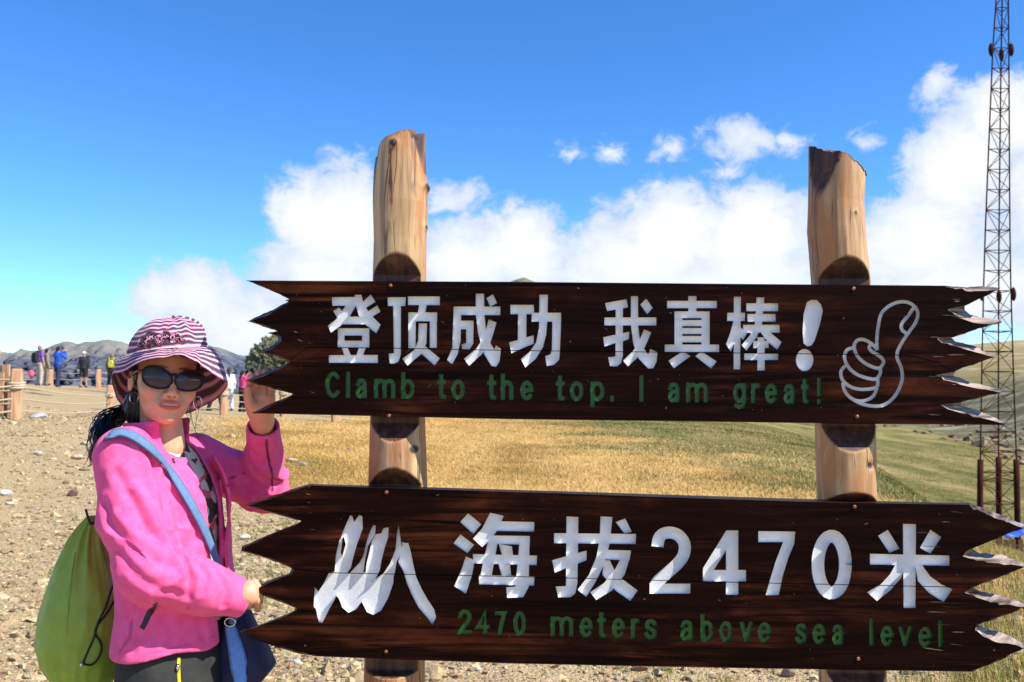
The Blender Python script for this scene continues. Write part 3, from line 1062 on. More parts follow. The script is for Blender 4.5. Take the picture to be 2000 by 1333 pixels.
XY = wedge_points(26000, -0.36, 0.36, 8.8, 62, rng, 0.8)
g_, n_, _ = covers(XY[:, 0], XY[:, 1])
g_ = np.maximum(g_ * (1 - n_), 0)
XY = XY[rng.uniform(0, 1, len(XY)) < g_ * (0.12 + 0.88 * smooth(fbm(XY * 0.55, 4, 61), -0.3, 0.15))]
dd = XY[:, 1]
blades('straw_grass', XY, 0.022 + 0.034 * (1 + fbm(XY * 0.9, 3, 5)), 32, 0.06 + 0.007 * dd, 0.0012 + 0.00022 * dd,
       [(0.40, 0.26, 0.08), (0.52, 0.335, 0.11), (0.64, 0.43, 0.16), (0.70, 0.48, 0.19), (0.62, 0.40, 0.135), (0.53, 0.33, 0.10), (0.37, 0.25, 0.07)], 11,
       'straw coloured dry grass on the slope behind the sign', 0.95)
XY = wedge_points(16000, -0.08, 0.62, 10, 95, rng, 0.75)
g_, n_, _ = covers(XY[:, 0], XY[:, 1])
XY = XY[rng.uniform(0, 1, len(XY)) < n_ * smooth(fbm(XY * 0.4, 4, 66), -0.4, 0.1)]
dd = XY[:, 1]
blades('meadow_grass', XY, 0.03 + 0.03 * (1 + fbm(XY * 0.6, 3, 8)), 18, 0.10 + 0.008 * dd, 0.0018 + 0.00028 * dd,
       [(0.09, 0.115, 0.025), (0.15, 0.155, 0.035), (0.24, 0.20, 0.06), (0.36, 0.27, 0.095), (0.44, 0.31, 0.11), (0.20, 0.18, 0.045)], 19,
       'green and yellow short grass on the far side of the slope', 0.9)
XY = wedge_points(5200, 0.28, 0.66, 4.2, 11, rng, 0.9)
g_, n_, _ = covers(XY[:, 0], XY[:, 1])
XY = XY[rng.uniform(0, 1, len(XY)) < g_ * 0.8]
blades('tussock_grass', XY, np.full(len(XY), 0.075), 16, np.full(len(XY), 0.035), np.full(len(XY), 0.0022),
       [(0.32, 0.23, 0.07), (0.42, 0.31, 0.12), (0.16, 0.19, 0.035), (0.46, 0.35, 0.15), (0.10, 0.15, 0.025)], 12,
       'mixed dry and green grass at the foot of the right post')
XY = np.concatenate([wedge_points(230, -0.62, -0.12, 4.2, 24, rng), wedge_points(60, 0.1, 0.6, 4.2, 5.4, rng), wedge_points(190, -0.36, -0.2, 6, 24, rng)])
blades('green_tufts', XY, np.full(len(XY), 0.045), 36, np.full(len(XY), 0.05) * rng.uniform(0.4, 1.4, len(XY)), np.full(len(XY), 0.0026),
       [(0.08, 0.14, 0.02), (0.14, 0.19, 0.03), (0.22, 0.22, 0.05), (0.30, 0.26, 0.09)], 13,
       'small green tufts growing in the gravel', 0.8)

# ================================================================== the summit sign
YAW = math.radians(3.0)                       # right end a little nearer
SIGN_O = np.array([0.25, 2.115, 0.0])
SIGN_N = np.array([-math.sin(YAW), -math.cos(YAW), 0.0])   # out of the face, towards the camera
BT = 0.047                                    # board thickness


def on_sign(u, v, back=0.0):
    """photo pixel -> point on the sign's plane, pushed back metres behind the face"""
    d = P(u, v, 1.0) - np.array([0, 0, CAMZ])
    o_ = SIGN_O - SIGN_N * back
    k_ = ((o_ - np.array([0, 0, CAMZ])) @ SIGN_N) / (d @ SIGN_N)
    return np.array([0, 0, CAMZ]) + d * k_


R3 = lambda p: (460 + p[0] / 3.7037, 520 + p[1] / 3.7037)
R4 = lambda p: (1000 + p[0] / 3.7037, 520 + p[1] / 3.7037)
R5 = lambda p: (1460 + p[0] / 3.7037, 520 + p[1] / 3.7037)
R6 = lambda p: (460 + p[0] / 3.3074, 930 + p[1] / 3.3074)
R7 = lambda p: (860 + p[0] / 3.3083, 930 + p[1] / 3.3083)
R8 = lambda p: (1400 + p[0] / 3.3083, 930 + p[1] / 3.3083)
R9 = lambda p: (980 + p[0] / 7.843, 560 + p[1] / 7.843)


def box_(x0, y0, x1, y1):
    return [(x0, y0), (x1, y0), (x1, y1), (x0, y1)]


def ell_(cx, cy, rx, ry, n=28):
    return [(cx + rx * math.cos(2 * math.pi * q / n), cy + ry * math.sin(2 * math.pi * q / n)) for q in range(n)]


def stroke(pts, w, n=6, round_=False):
    """outline polygons of a thick polyline: one quad per piece, a disc at each joint"""
    if round_:
        pts = [tuple(q) for q in catmull(pts, n)]
    L, Rr = [], []
    m = len(pts)
    for q in range(m):
        a = np.array(pts[max(q - 1, 0)], float)
        b = np.array(pts[min(q + 1, m - 1)], float)
        p = np.array(pts[q], float)
        t0 = (p - a) / (np.linalg.norm(p - a) + 1e-9) if q > 0 else None
        t1 = (b - p) / (np.linalg.norm(b - p) + 1e-9) if q < m - 1 else None
        t_ = t0 if t1 is None else t1 if t0 is None else (t0 + t1) / (np.linalg.norm(t0 + t1) + 1e-9)
        nrm = np.array([-t_[1], t_[0]])
        k_ = 1.0
        if t0 is not None and t1 is not None:
            k_ = 1 / max(0.55, float(nrm @ np.array([-t0[1], t0[0]])))
        L.append(p + nrm * w / 2 * k_)
        Rr.append(p - nrm * w / 2 * k_)
    return [[tuple(L[q]), tuple(L[q + 1]), tuple(Rr[q + 1]), tuple(Rr[q])] for q in range(m - 1)]


def arc_(cx, cy, rx, ry, a0, a1, n=12):
    return [(cx + rx * math.cos(math.radians(a0 + (a1 - a0) * q / n)), cy + ry * math.sin(math.radians(a0 + (a1 - a0) * q / n))) for q in range(n + 1)]


# small latin letters: centre lines, x 0..1 across the letter, y 0 baseline, 1 x-height
GL = {
    'C': [arc_(0.55, 0.7, 0.55, 0.7, 42, 318, 18)],
    'l': [[(0.5, 0), (0.5, 1.42)]], 'I': [[(0.5, 0), (0.5, 1.42)]],
    'a': [[(0.08, 0.76), (0.22, 0.95), (0.5, 1.0), (0.82, 0.95), (0.95, 0.74), (0.95, 0.0)],
          [(0.95, 0.58), (0.45, 0.53), (0.12, 0.42), (0.02, 0.25), (0.14, 0.05), (0.42, 0.0), (0.72, 0.08), (0.95, 0.28)]],
    'm': [[(0, 0), (0, 1)], [(0, 0.72), (0.1, 0.93), (0.27, 1.0), (0.43, 0.93), (0.5, 0.75), (0.5, 0)],
          [(0.5, 0.72), (0.6, 0.93), (0.77, 1.0), (0.93, 0.93), (1.0, 0.75), (1.0, 0)]],
    'b': [[(0, 0), (0, 1.42)], arc_(0.5, 0.5, 0.5, 0.5, 0, 360, 22)],
    't': [[(0.42, 1.34), (0.42, 0.22), (0.55, 0.04), (0.95, 0.02)], [(0.0, 0.96), (0.95, 0.96)]],
    'o': [arc_(0.5, 0.5, 0.5, 0.5, 0, 360, 22)],
    'h': [[(0, 0), (0, 1.42)], [(0, 0.7), (0.15, 0.92), (0.5, 1.0), (0.85, 0.92), (1.0, 0.7), (1.0, 0)]],
    'e': [arc_(0.5, 0.5, 0.5, 0.5, 2, 318, 20), [(0.04, 0.52), (1.0, 0.52)]],
    'p': [[(0, 1), (0, -0.36)], arc_(0.5, 0.5, 0.5, 0.5, 0, 360, 22)],
    'g': [arc_(0.5, 0.5, 0.5, 0.5, 0, 360, 22), [(1, 1), (1, -0.1), (0.85, -0.3), (0.5, -0.36), (0.12, -0.28)]],
    'r': [[(0.1, 0), (0.1, 1)], [(0.1, 0.62), (0.3, 0.9), (0.6, 1.0), (1.0, 0.98)]],
    's': [[(0.95, 0.8), (0.8, 0.96), (0.5, 1.0), (0.18, 0.94), (0.06, 0.76), (0.2, 0.6), (0.55, 0.5), (0.88, 0.38), (0.96, 0.2), (0.82, 0.04), (0.5, 0.0), (0.18, 0.05), (0.02, 0.22)]],
    'v': [[(0, 1), (0.5, 0.02)], [(1, 1), (0.5, 0.02)]],
    '!': [[(0.5, 0.50), (0.5, 1.42)], [(0.5, 0.0), (0.5, 0.06)]],
    '.': [[(0.5, -0.02), (0.5, 0.12)]],
    '2': [[(0.02, 0.98), (0.1, 1.15), (0.35, 1.25), (0.7, 1.22), (0.95, 1.05), (0.95, 0.85), (0.7, 0.55), (0.2, 0.2), (0.02, 0.0), (1.0, 0.0)]],
    '4': [[(0.72, 0), (0.72, 1.25), (0.0, 0.35), (1.0, 0.35)]],
    '7': [[(0, 1.22), (0.98, 1.22), (0.55, 0.5), (0.35, 0.0)]],
    '0': [arc_(0.5, 0.62, 0.48, 0.62, 0, 360, 24)],
}


def letters(text, boxes, base, xh, th):
    out = []
    for ch, (x0, x1) in zip(text, boxes):
        polys = []
        bl = base(x0)
        w_ = max(x1 - x0 - th, 0.01)
        for pl in GL[ch]:
            q = [(x0 + th / 2 + p[0] * w_, bl - th / 2 - p[1] * (xh - th)) for p in pl]
            if math.dist(q[0], q[-1]) > 0.5:
                for (e0, e1) in ((0, 1), (-1, -2)):
                    dv = np.array(q[e0]) - np.array(q[e1])
                    q[e0] = tuple(np.array(q[e0]) + dv / np.linalg.norm(dv) * th * 0.47)
            polys += stroke(q, th)
        out.append((ch, polys))
    return out


UP_TXT = 'Clambtothetop.Iamgreat!'
UP_BOX = [(635, 664), (675, 684), (694, 717), (730, 772), (783, 810), (853, 872), (881, 908), (951, 970), (978, 1003), (1016, 1042), (1085, 1104), (1113, 1140),
          (1153, 1181), (1191, 1200), (1248, 1258), (1304, 1328), (1340, 1383), (1432, 1458), (1466, 1486), (1494, 1519), (1530, 1553), (1564, 1581), (1595, 1605)]
LO_TXT = '2470metersabovesealevel'
LO_BOX = [(894, 922), (929, 957), (966, 990), (1002, 1028), (1075, 1120), (1132, 1158), (1166, 1185), (1195, 1221), (1231, 1249), (1258, 1284), (1328, 1354),
          (1368, 1394), (1405, 1431), (1445, 1471), (1480, 1507), (1553, 1577), (1587, 1613), (1625, 1648), (1697, 1708), (1720, 1746), (1755, 1782), (1794, 1821), (1832, 1842)]

# carved characters, traced
CH_UP = {
    'character_deng': (R3, [[(697, 226), (868, 224), (862, 288), (700, 288)],
                    [(800, 280), (850, 235), (885, 262), (828, 362), (762, 432), (690, 482), (668, 432), (742, 372)],
                    [(748, 300), (706, 326), (738, 378), (782, 340)],
                    [(862, 208), (910, 208), (926, 275), (975, 350), (1050, 425), (1018, 488), (940, 425), (893, 360), (862, 262)],
                    [(978, 206), (1012, 260), (928, 312), (914, 266)], [(1025, 283), (1048, 330), (960, 387), (938, 342)],
                    [(800, 366), (915, 366), (940, 422), (765, 422)],
                    box_(740, 450, 968, 503), box_(738, 540, 968, 592), box_(740, 450, 788, 592), box_(915, 450, 968, 592),
                    [(768, 592), (812, 592), (835, 648), (788, 650)], [(892, 592), (942, 592), (922, 648), (873, 648)],
                    [(675, 645), (1030, 643), (1030, 702), (675, 700)]]),
    'character_ding': (R3, [[(1100, 226), (1232, 226), (1228, 290), (1102, 290)],
                    [(1140, 280), (1196, 280), (1195, 640), (1180, 690), (1150, 706), (1115, 706), (1108, 635), (1145, 630)],
                    [(1248, 220), (1478, 220), (1478, 283), (1248, 283)], [(1330, 275), (1385, 275), (1372, 340), (1318, 340)],
                    box_(1252, 335, 1458, 400), box_(1250, 335, 1303, 598), box_(1405, 335, 1456, 592),
                    [(1325, 415), (1386, 415), (1380, 560), (1350, 632), (1245, 720), (1208, 672), (1296, 604), (1320, 540)],
                    [(1366, 575), (1478, 668), (1440, 720), (1338, 628)]]),
    'character_cheng': (R3, [box_(1578, 293, 1915, 355), [(1578, 293), (1634, 293), (1628, 540), (1606, 640), (1566, 712), (1530, 680), (1568, 590)],
                     box_(1625, 395, 1722, 458), [(1668, 395), (1722, 395), (1720, 560), (1692, 605), (1640, 606), (1636, 566), (1668, 558)],
                     [(1738, 200), (1798, 200), (1800, 355), (1812, 460), (1848, 565), (1872, 606), (1884, 572), (1920, 600), (1910, 690), (1885, 730), (1850, 722), (1800, 640), (1755, 490), (1738, 355)],
                     [(1830, 388), (1888, 408), (1850, 540), (1780, 640), (1690, 722), (1652, 672), (1740, 600), (1800, 510)],
                     [(1862, 203), (1892, 268), (1842, 295), (1815, 232)]]),
    'character_gong': (R9, [[(133, 280), (490, 282), (495, 395), (490, 425), (133, 425)], [(250, 420), (378, 420), (375, 800), (245, 830)],
                    [(112, 857), (250, 818), (490, 745), (490, 875), (300, 955), (148, 1027)],
                    box_(458, 402, 908, 540), [(578, 125), (708, 125), (700, 420), (695, 560), (680, 740), (630, 930), (520, 1110), (362, 1240), (290, 1112), (430, 1000), (525, 860), (570, 640)],
                    [(775, 402), (908, 402), (905, 640), (890, 1000), (880, 1120), (800, 1200), (688, 1222), (665, 1065), (745, 1040), (768, 960)]]),
    'character_wo': (R4, [[(672, 268), (828, 240), (840, 300), (688, 326)], [(750, 290), (802, 290), (802, 650), (790, 700), (760, 726), (708, 724), (695, 660), (748, 655)],
                  box_(668, 372, 1044, 430), [(660, 515), (848, 475), (845, 530), (668, 583)],
                  [(860, 218), (912, 218), (912, 430), (925, 540), (960, 605), (985, 640), (1000, 600), (1052, 622), (1046, 690), (1022, 740), (985, 742), (912, 665), (877, 560), (860, 430)],
                  [(955, 458), (1008, 480), (960, 590), (900, 670), (840, 725), (802, 685), (880, 610), (925, 530)],
                  [(970, 235), (1018, 303), (978, 350), (928, 280)]]),
    'character_zhen': (R4, [box_(1275, 218, 1334, 335), box_(1122, 252, 1482, 305), box_(1175, 328, 1232, 575), box_(1370, 328, 1430, 575),
                    box_(1180, 328, 1420, 377), box_(1180, 391, 1420, 435), box_(1180, 448, 1420, 492), box_(1180, 506, 1420, 552),
                    box_(1105, 568, 1498, 622), [(1235, 618), (1292, 652), (1170, 740), (1132, 685)], [(1370, 618), (1480, 690), (1440, 742), (1326, 652)]]),
    'character_bang': (R4, [[(1605, 222), (1656, 222), (1650, 748), (1603, 748)], box_(1557, 338, 1685, 398),
                    [(1604, 390), (1642, 420), (1600, 575), (1582, 620), (1548, 565), (1580, 480)], [(1650, 440), (1700, 485), (1672, 535), (1645, 510)],
                    box_(1695, 270, 1925, 327), box_(1703, 347, 1907, 402), box_(1672, 425, 1936, 482), [(1770, 228), (1826, 228), (1808, 430), (1756, 430)],
                    [(1765, 395), (1812, 395), (1772, 512), (1695, 612), (1662, 572), (1722, 500)], [(1790, 430), (1856, 470), (1950, 550), (1918, 606), (1850, 548), (1805, 490)],
                    box_(1775, 515, 1828, 756), box_(1745, 542, 1856, 594), box_(1680, 632, 1925, 680)]),
    'exclamation_mark': (R5, [[(430, 262), (462, 244), (500, 246), (532, 278), (545, 322), (524, 420), (485, 540), (462, 576), (432, 582), (406, 560), (399, 480), (405, 350)], ell_(413, 680, 63, 80)]),
    'thumb_drawing': (R5, sum([stroke(q, 25, 4, True) for q in (
        [(940, 608), (905, 568), (850, 535), (800, 535), (772, 575), (788, 640), (835, 692), (900, 728), (955, 738), (985, 690), (950, 648), (905, 622), (880, 592), (893, 565)],
        [(768, 590), (722, 606), (702, 652), (718, 712), (772, 772), (850, 807), (925, 818), (958, 782), (962, 738)],
        [(708, 720), (676, 764), (686, 822), (732, 866), (800, 890), (880, 890), (936, 872), (942, 812)],
        [(690, 845), (702, 900), (742, 950), (800, 976), (862, 970), (912, 938), (938, 876)],
        [(938, 608), (935, 540), (945, 440), (966, 350), (1012, 298), (1080, 264), (1150, 260), (1205, 290), (1232, 342), (1214, 412), (1152, 500), (1092, 600), (1082, 664), (1110, 730), (1120, 810), (1096, 890), (1050, 960), (990, 1003), (930, 1014), (850, 1004), (782, 976), (735, 945)],
        [(1204, 300), (1162, 360), (1116, 418), (1118, 462), (1152, 488)])], [])),
}
CH_LO = {
    'mountain_logo': (R6, [[(740, 256), (754, 258), (766, 296), (800, 252), (819, 262), (822, 340), (785, 440), (757, 540), (745, 592), (715, 640), (640, 640), (648, 560), (650, 500), (676, 488), (690, 520), (712, 440), (700, 395), (675, 420), (690, 370), (715, 310)],
                           [(650, 500), (674, 405), (690, 410), (680, 500), (668, 600), (640, 620)],
                           [(605, 625), (655, 615), (668, 700), (645, 790), (600, 870), (562, 948), (538, 945), (520, 862), (505, 842), (512, 720), (537, 747), (572, 690)],
                           [(615, 632), (850, 622), (880, 685), (940, 640), (1022, 570), (1020, 690), (985, 790), (940, 870), (890, 898), (850, 880), (815, 812), (782, 860), (730, 884), (690, 850), (668, 792), (640, 760), (622, 720)],
                           [(868, 362), (890, 318), (906, 322), (902, 378), (880, 412), (856, 452), (834, 560), (824, 640), (735, 630), (800, 562), (824, 520), (848, 420)],
                           [(905, 378), (942, 370), (955, 338), (989, 333), (985, 400), (962, 470), (942, 550), (932, 610), (900, 672), (850, 692), (838, 640), (848, 560), (868, 480), (880, 420)],
                           [(1043, 370), (1053, 316), (1065, 400), (1078, 500), (1042, 550), (1026, 640), (962, 722), (880, 702), (950, 640), (1000, 562), (1035, 470)],
                           [(1076, 425), (1090, 432), (1116, 434), (1132, 490), (1146, 560), (1166, 650), (1202, 730), (1242, 800), (1282, 860), (1296, 910), (1272, 962), (1242, 920), (1182, 850), (1140, 770), (1106, 690), (1086, 620), (1050, 556), (1070, 500)]]),
    'character_hai': (R7, [[(180, 242), (265, 312), (212, 375), (128, 298)], [(130, 378), (218, 445), (175, 500), (85, 435)],
                   [(165, 520), (222, 545), (205, 640), (165, 762), (90, 712), (135, 610)],
                   [(322, 238), (410, 258), (375, 340), (330, 410), (270, 460), (212, 405), (270, 340)], [(370, 293), (608, 298), (605, 360), (340, 355)],
                   [(326, 385), (578, 388), (578, 445), (310, 440)], [(318, 385), (378, 390), (347, 560), (322, 700), (250, 698), (275, 560)],
                   [(210, 505), (625, 515), (622, 577), (215, 565)],
                   [(515, 388), (578, 388), (572, 640), (570, 720), (535, 785), (432, 788), (425, 720), (485, 715), (492, 640)],
                   [(250, 640), (608, 650), (605, 710), (250, 700)], [(378, 440), (462, 455), (470, 512), (398, 512)], [(374, 565), (450, 575), (458, 645), (396, 645)]]),
    'character_ba': (R7, [[(815, 262), (892, 265), (886, 690), (872, 760), (840, 785), (762, 785), (745, 715), (812, 712)], [(735, 370), (1265, 375), (1262, 440), (735, 435)],
                  [(722, 545), (945, 482), (945, 545), (740, 625)],
                  [(1035, 262), (1112, 265), (1096, 430), (1060, 570), (1000, 690), (942, 782), (888, 735), (960, 640), (1010, 520), (1030, 400)],
                  [(1080, 478), (1233, 482), (1222, 545), (1068, 540)], [(1165, 535), (1224, 530), (1190, 640), (1110, 740), (1008, 802), (968, 752), (1060, 690), (1120, 620)],
                  [(1055, 545), (1095, 545), (1140, 640), (1275, 740), (1228, 808), (1130, 740), (1048, 640)], [(1195, 275), (1238, 362), (1190, 372), (1132, 298)]]),
    'digit_two': (R7, stroke([(1403, 458), (1412, 405), (1440, 375), (1485, 366), (1540, 385), (1578, 440), (1572, 510), (1530, 570), (1460, 632), (1400, 690), (1393, 728)], 78, 3, True) + [[(1353, 690), (1420, 660), (1450, 696), (1616, 697), (1615, 761), (1352, 761)]]),
    'digit_four': (R7, [box_(1846, 352, 1925, 768), box_(1697, 608, 1975, 682), [(1848, 352), (1900, 352), (1850, 475), (1765, 612), (1700, 640), (1698, 596)]]),
    'digit_seven': (R8, [[(268, 357), (507, 360), (500, 440), (465, 520), (425, 650), (400, 770), (315, 772), (350, 650), (385, 540), (428, 428), (268, 428)]]),
    'digit_zero': (R8, stroke(arc_(742, 573, 89, 184, 0, 360, 30), 82)),
    'character_mi': (R8, [[(1203, 310), (1287, 312), (1283, 853), (1207, 853)], [(990, 503), (1503, 515), (1503, 580), (990, 573)],
                  [(1105, 348), (1180, 470), (1115, 497), (1042, 387)], [(1380, 348), (1450, 395), (1380, 503), (1312, 465)],
                  [(1160, 562), (1228, 562), (1190, 660), (1120, 740), (1035, 808), (972, 752), (1060, 700), (1120, 635)],
                  [(1280, 565), (1326, 575), (1380, 650), (1450, 700), (1522, 733), (1465, 815), (1370, 755), (1300, 680)]]),
}

# outlines: (back x, back y, face x, face y) clockwise from the top left
L_UP = [(75, 104, 100, 108), (230, 165, 250, 170), (335, 215, 345, 215), (388, 240, 404, 240), (350, 247, 385, 250), (382, 258, 398, 262), (230, 335, 255, 345), (78, 400, 110, 402),
        (170, 425, 180, 418), (255, 457, 268, 449), (305, 472, 330, 466), (232, 484, 262, 487), (305, 512, 330, 512), (312, 545, 332, 548), (240, 590, 265, 600), (160, 620, 192, 622),
        (290, 652, 300, 644), (370, 682, 390, 680), (372, 705, 395, 706), (200, 775, 225, 787), (78, 828, 112, 831), (150, 853, 160, 844), (300, 897, 310, 887), (406, 920, 425, 920),
        (408, 932, 425, 935), (280, 985, 300, 996), (115, 1066, 150, 1062)]
R_UP = [(1430, 142, 1425, 145), (1530, 152, 1500, 166), (1640, 150, 1590, 182), (1755, 151, 1700, 180), (1835, 156, 1822, 164), (1700, 232, 1695, 230), (1570, 290, 1560, 288), (1572, 318, 1450, 312), (1610, 352, 1490, 342),
        (1680, 372, 1530, 375), (1745, 375, 1600, 398), (1800, 386, 1690, 418), (1843, 398, 1836, 411), (1650, 462, 1645, 460), (1475, 520, 1470, 515), (1500, 545, 1368, 512), (1560, 556, 1400, 550), (1640, 578, 1470, 574),
        (1720, 620, 1610, 612), (1805, 652, 1792, 661), (1560, 735, 1555, 735), (1500, 768, 1490, 765), (1490, 795, 1352, 790), (1600, 838, 1440, 828), (1660, 850, 1540, 858), (1720, 868, 1650, 884),
        (1855, 898, 1843, 913), (1700, 945, 1695, 943), (1545, 985, 1535, 985), (1550, 1018, 1388, 1002), (1600, 1026, 1450, 1036), (1650, 1040, 1540, 1062), (1750, 1080, 1650, 1094), (1865, 1128, 1853, 1140), (1860, 1150, 1850, 1149)]
L_LO = [(480, 52, 486, 62), (345, 92, 360, 102), (210, 138, 228, 148), (60, 188, 82, 191), (230, 240, 240, 234), (390, 285, 398, 280), (424, 290, 432, 290), (400, 306, 412, 310), (200, 385, 212, 392), (42, 455, 56, 460), (38, 486, 55, 482),
        (200, 532, 208, 525), (330, 582, 340, 576), (362, 597, 376, 600), (345, 630, 362, 632), (230, 670, 244, 676), (142, 714, 156, 720), (130, 756, 150, 752), (280, 812, 290, 803), (388, 852, 398, 850), (382, 870, 394, 872), (200, 945, 212, 950),
        (15, 1006, 42, 1004), (120, 1052, 130, 1044), (280, 1112, 286, 1102), (400, 1146, 404, 1136), (530, 1166, 530, 1163)]
R_LO = [(1635, 176, 1628, 186), (1720, 208, 1700, 226), (1800, 240, 1780, 262), (1890, 274, 1870, 298), (1990, 316, 1960, 330), (1994, 328, 1986, 338), (1830, 395, 1825, 394), (1650, 470, 1640, 470), (1700, 500, 1590, 518), (1780, 506, 1660, 536), (1850, 512, 1740, 556),
        (2005, 575, 1988, 588), (1860, 642, 1855, 640), (1655, 722, 1645, 722), (1720, 750, 1602, 754), (1790, 762, 1680, 786), (1860, 778, 1770, 818), (2015, 835, 1994, 848), (1870, 898, 1865, 895), (1690, 962, 1680, 962), (1740, 985, 1670, 1002), (1800, 1000, 1720, 1036),
        (1850, 1015, 1790, 1068), (2010, 1095, 1990, 1108), (1850, 1182, 1845, 1178), (1650, 1266, 1645, 1262)]

sign = root('summit_sign', (0, 2.2, 0), 'dark wooden two-board summit sign with white characters on two log posts', 'sign')


def make_board(label, outline, seam_idx, seam_pts, white, green, screws, dw, dg):
    """outline: list of (back px, face px); returns the part with planks, characters and letters below it"""
    back = [o_[0] for o_ in outline]
    face = [o_[1] for o_ in outline]
    holder = bpy.data.objects.new('board', None)
    holder.parent = sign
    holder['label'] = label
    COL.objects.link(holder)
    S = 0.01
    verts, faces, owner = [], [], []

    def addp(poly, own):
        b = len(verts)
        poly = list(poly)
        ar_ = sum(p[0] * q_[1] - q_[0] * p[1] for p, q_ in zip(poly, poly[1:] + poly[:1]))
        if ar_ < 0:
            poly = poly[::-1]
        verts.extend([Vector((p[0] * S, p[1] * S)) for p in poly])
        faces.append(list(range(b, b + len(poly))))
        owner.append(own)
    addp(face, 'plank')
    glyphs = []
    for nm, (fn, polys) in white.items():
        gi = len(glyphs)
        glyphs.append((nm, dw, MATS['paint_white']))
        for pl in polys:
            addp([fn(p) for p in pl], gi)
    for ch, polys in green:
        gi = len(glyphs)
        nm = {'!': 'exclamation_mark', '.': 'full_stop'}.get(ch, 'digit_' + {'2': 'two', '4': 'four', '7': 'seven', '0': 'zero'}[ch] if ch.isdigit() else 'letter')
        glyphs.append((nm, dg, MATS['paint_green']))
        for pl in polys:
            addp(pl, gi)
    sx = [p[0] for p in seam_pts]
    sy = [p[1] for p in seam_pts]
    gw = 0.75
    for q in range(len(seam_pts) - 1):
        a, b = seam_pts[q], seam_pts[q + 1]
        addp([(a[0], a[1] - gw), (b[0], b[1] - gw), (b[0], b[1] + gw), (a[0], a[1] + gw)], 'groove')
    r = delaunay_2d_cdt(verts, [], faces, 1, 1e-5)
    cv, ce, cf, ov, oe, of = r
    pt = np.array([(v[0] / S, v[1] / S) for v in cv])
    key, dep = [], []
    for f_, src in zip(cf, of):
        owns = [owner[s] for s in src]
        cen = pt[list(f_)].mean(0)
        up = cen[1] < np.interp(cen[0], sx, sy)
        gl = [o_ for o_ in owns if isinstance(o_, int)]
        if 'groove' in owns:
            key.append('lower'); dep.append(0.017)
        elif gl:
            key.append(gl[0]); dep.append(glyphs[gl[0]][1])
        else:
            key.append('upper' if up else 'lower'); dep.append(0.0)
    # gather per-object geometry
    geo = {}

    def vert(k_, vi, d_, raw_sunlit=0.0):
        g_ = geo.setdefault(k_, ([], [], {}, []))
        kk = (vi, round(d_, 5), raw_sunlit)
        if kk not in g_[2]:
            g_[2][kk] = len(g_[0])
            p = pt[vi] if isinstance(vi, (int, np.integer)) else vi[1:]
            g_[0].append(on_sign(p[0], p[1], d_) if isinstance(vi, (int, np.integer)) else on_sign(p[0], p[1], d_))
            g_[3].append(raw_sunlit)
        return g_[2][kk]
    edge = {}
    for fi, f_ in enumerate(cf):
        f_ = list(f_)
        ar = np.cross(pt[f_[1]] - pt[f_[0]], pt[f_[2]] - pt[f_[0]])
        if ar > 0:      # picture y points down
            f_ = f_[::-1]
        geo.setdefault(key[fi], ([], [], {}, []))[1].append(tuple(vert(key[fi], v, dep[fi]) for v in f_))
        for a, b in zip(f_, f_[1:] + f_[:1]):
            edge.setdefault((min(a, b), max(a, b)), []).append((fi, a, b))
    rim = []
    for e, l in edge.items():
        if len(l) == 2:
            (f0, a, b), (f1, _, _) = l
            if abs(dep[f0] - dep[f1]) > 1e-6:
                if dep[f0] > dep[f1]:
                    f0, f1 = f1, f0
                    a, b = b, a
                k_ = key[f1] if isinstance(key[f1], int) else key[f0] if isinstance(key[f0], int) and dep[f1] < 0.016 else key[f1]
                geo.setdefault(k_, ([], [], {}, []))[1].append((vert(k_, b, dep[f0]), vert(k_, a, dep[f0]), vert(k_, a, dep[f1]), vert(k_, b, dep[f1])))
    # sides and back
    m = len(face)
    for q in range(m):
        r_ = (q + 1) % m
        mid = (face[q][1] + face[r_][1]) / 2 < np.interp((face[q][0] + face[r_][0]) / 2, sx, sy)
        k_ = 'upper' if mid else 'lower'
        rw = min(1.0, max(0.0, (math.dist(face[q], back[q]) + math.dist(face[r_], back[r_])) / 2 - 3.0) / 9.0)
        rw = rw if (face[q][0] > 1700 or face[q][1] < 556) else rw * 0.25  # full strength on the sunward chamfers, whose sunlight is painted in
        geo[k_][1].append((vert(k_, ('f', *face[q]), 0.0, rw), vert(k_, ('f', *face[r_]), 0.0, rw), vert(k_, ('b', *back[r_]), BT, rw), vert(k_, ('b', *back[q]), BT, rw))[::-1])
    bv = [Vector((p[0] * S, p[1] * S)) for p in back]
    ar_ = sum(p[0] * q_[1] - q_[0] * p[1] for p, q_ in zip(back, back[1:] + back[:1]))
    loop_ = list(range(m)) if ar_ > 0 else list(range(m))[::-1]
    rb_ = delaunay_2d_cdt(bv, [(seam_idx[0], seam_idx[1])], [loop_], 1, 1e-5)
    bp = [(v[0] / S, v[1] / S) for v in rb_[0]]
    for f_ in rb_[2]:
        f_ = list(f_)
        a_, b_, c_ = (np.array(bp[q]) for q in f_)
        if np.cross(b_ - a_, c_ - a_) < 0:
            f_ = f_[::-1]
        cen = (a_ + b_ + c_) / 3
        k_ = 'upper' if cen[1] < np.interp(cen[0], sx, sy) else 'lower'
        geo[k_][1].append(tuple(vert(k_, ('b', *bp[q]), BT) for q in f_))
    for k_ in ('upper', 'lower'):
        mobj('plank', geo[k_][0], geo[k_][1], MATS['board'], holder, False, {'raw_sunlit': np.array(geo[k_][3])})
    for gi, (nm, d_, mt_) in enumerate(glyphs):
        if gi in geo:
            mobj(nm, geo[gi][0], geo[gi][1], mt_, holder, False)
    # torn slivers and scratches in the varnish
    rg_ = np.random.default_rng(len(outline))
    sv, sf, sr = [], [], []
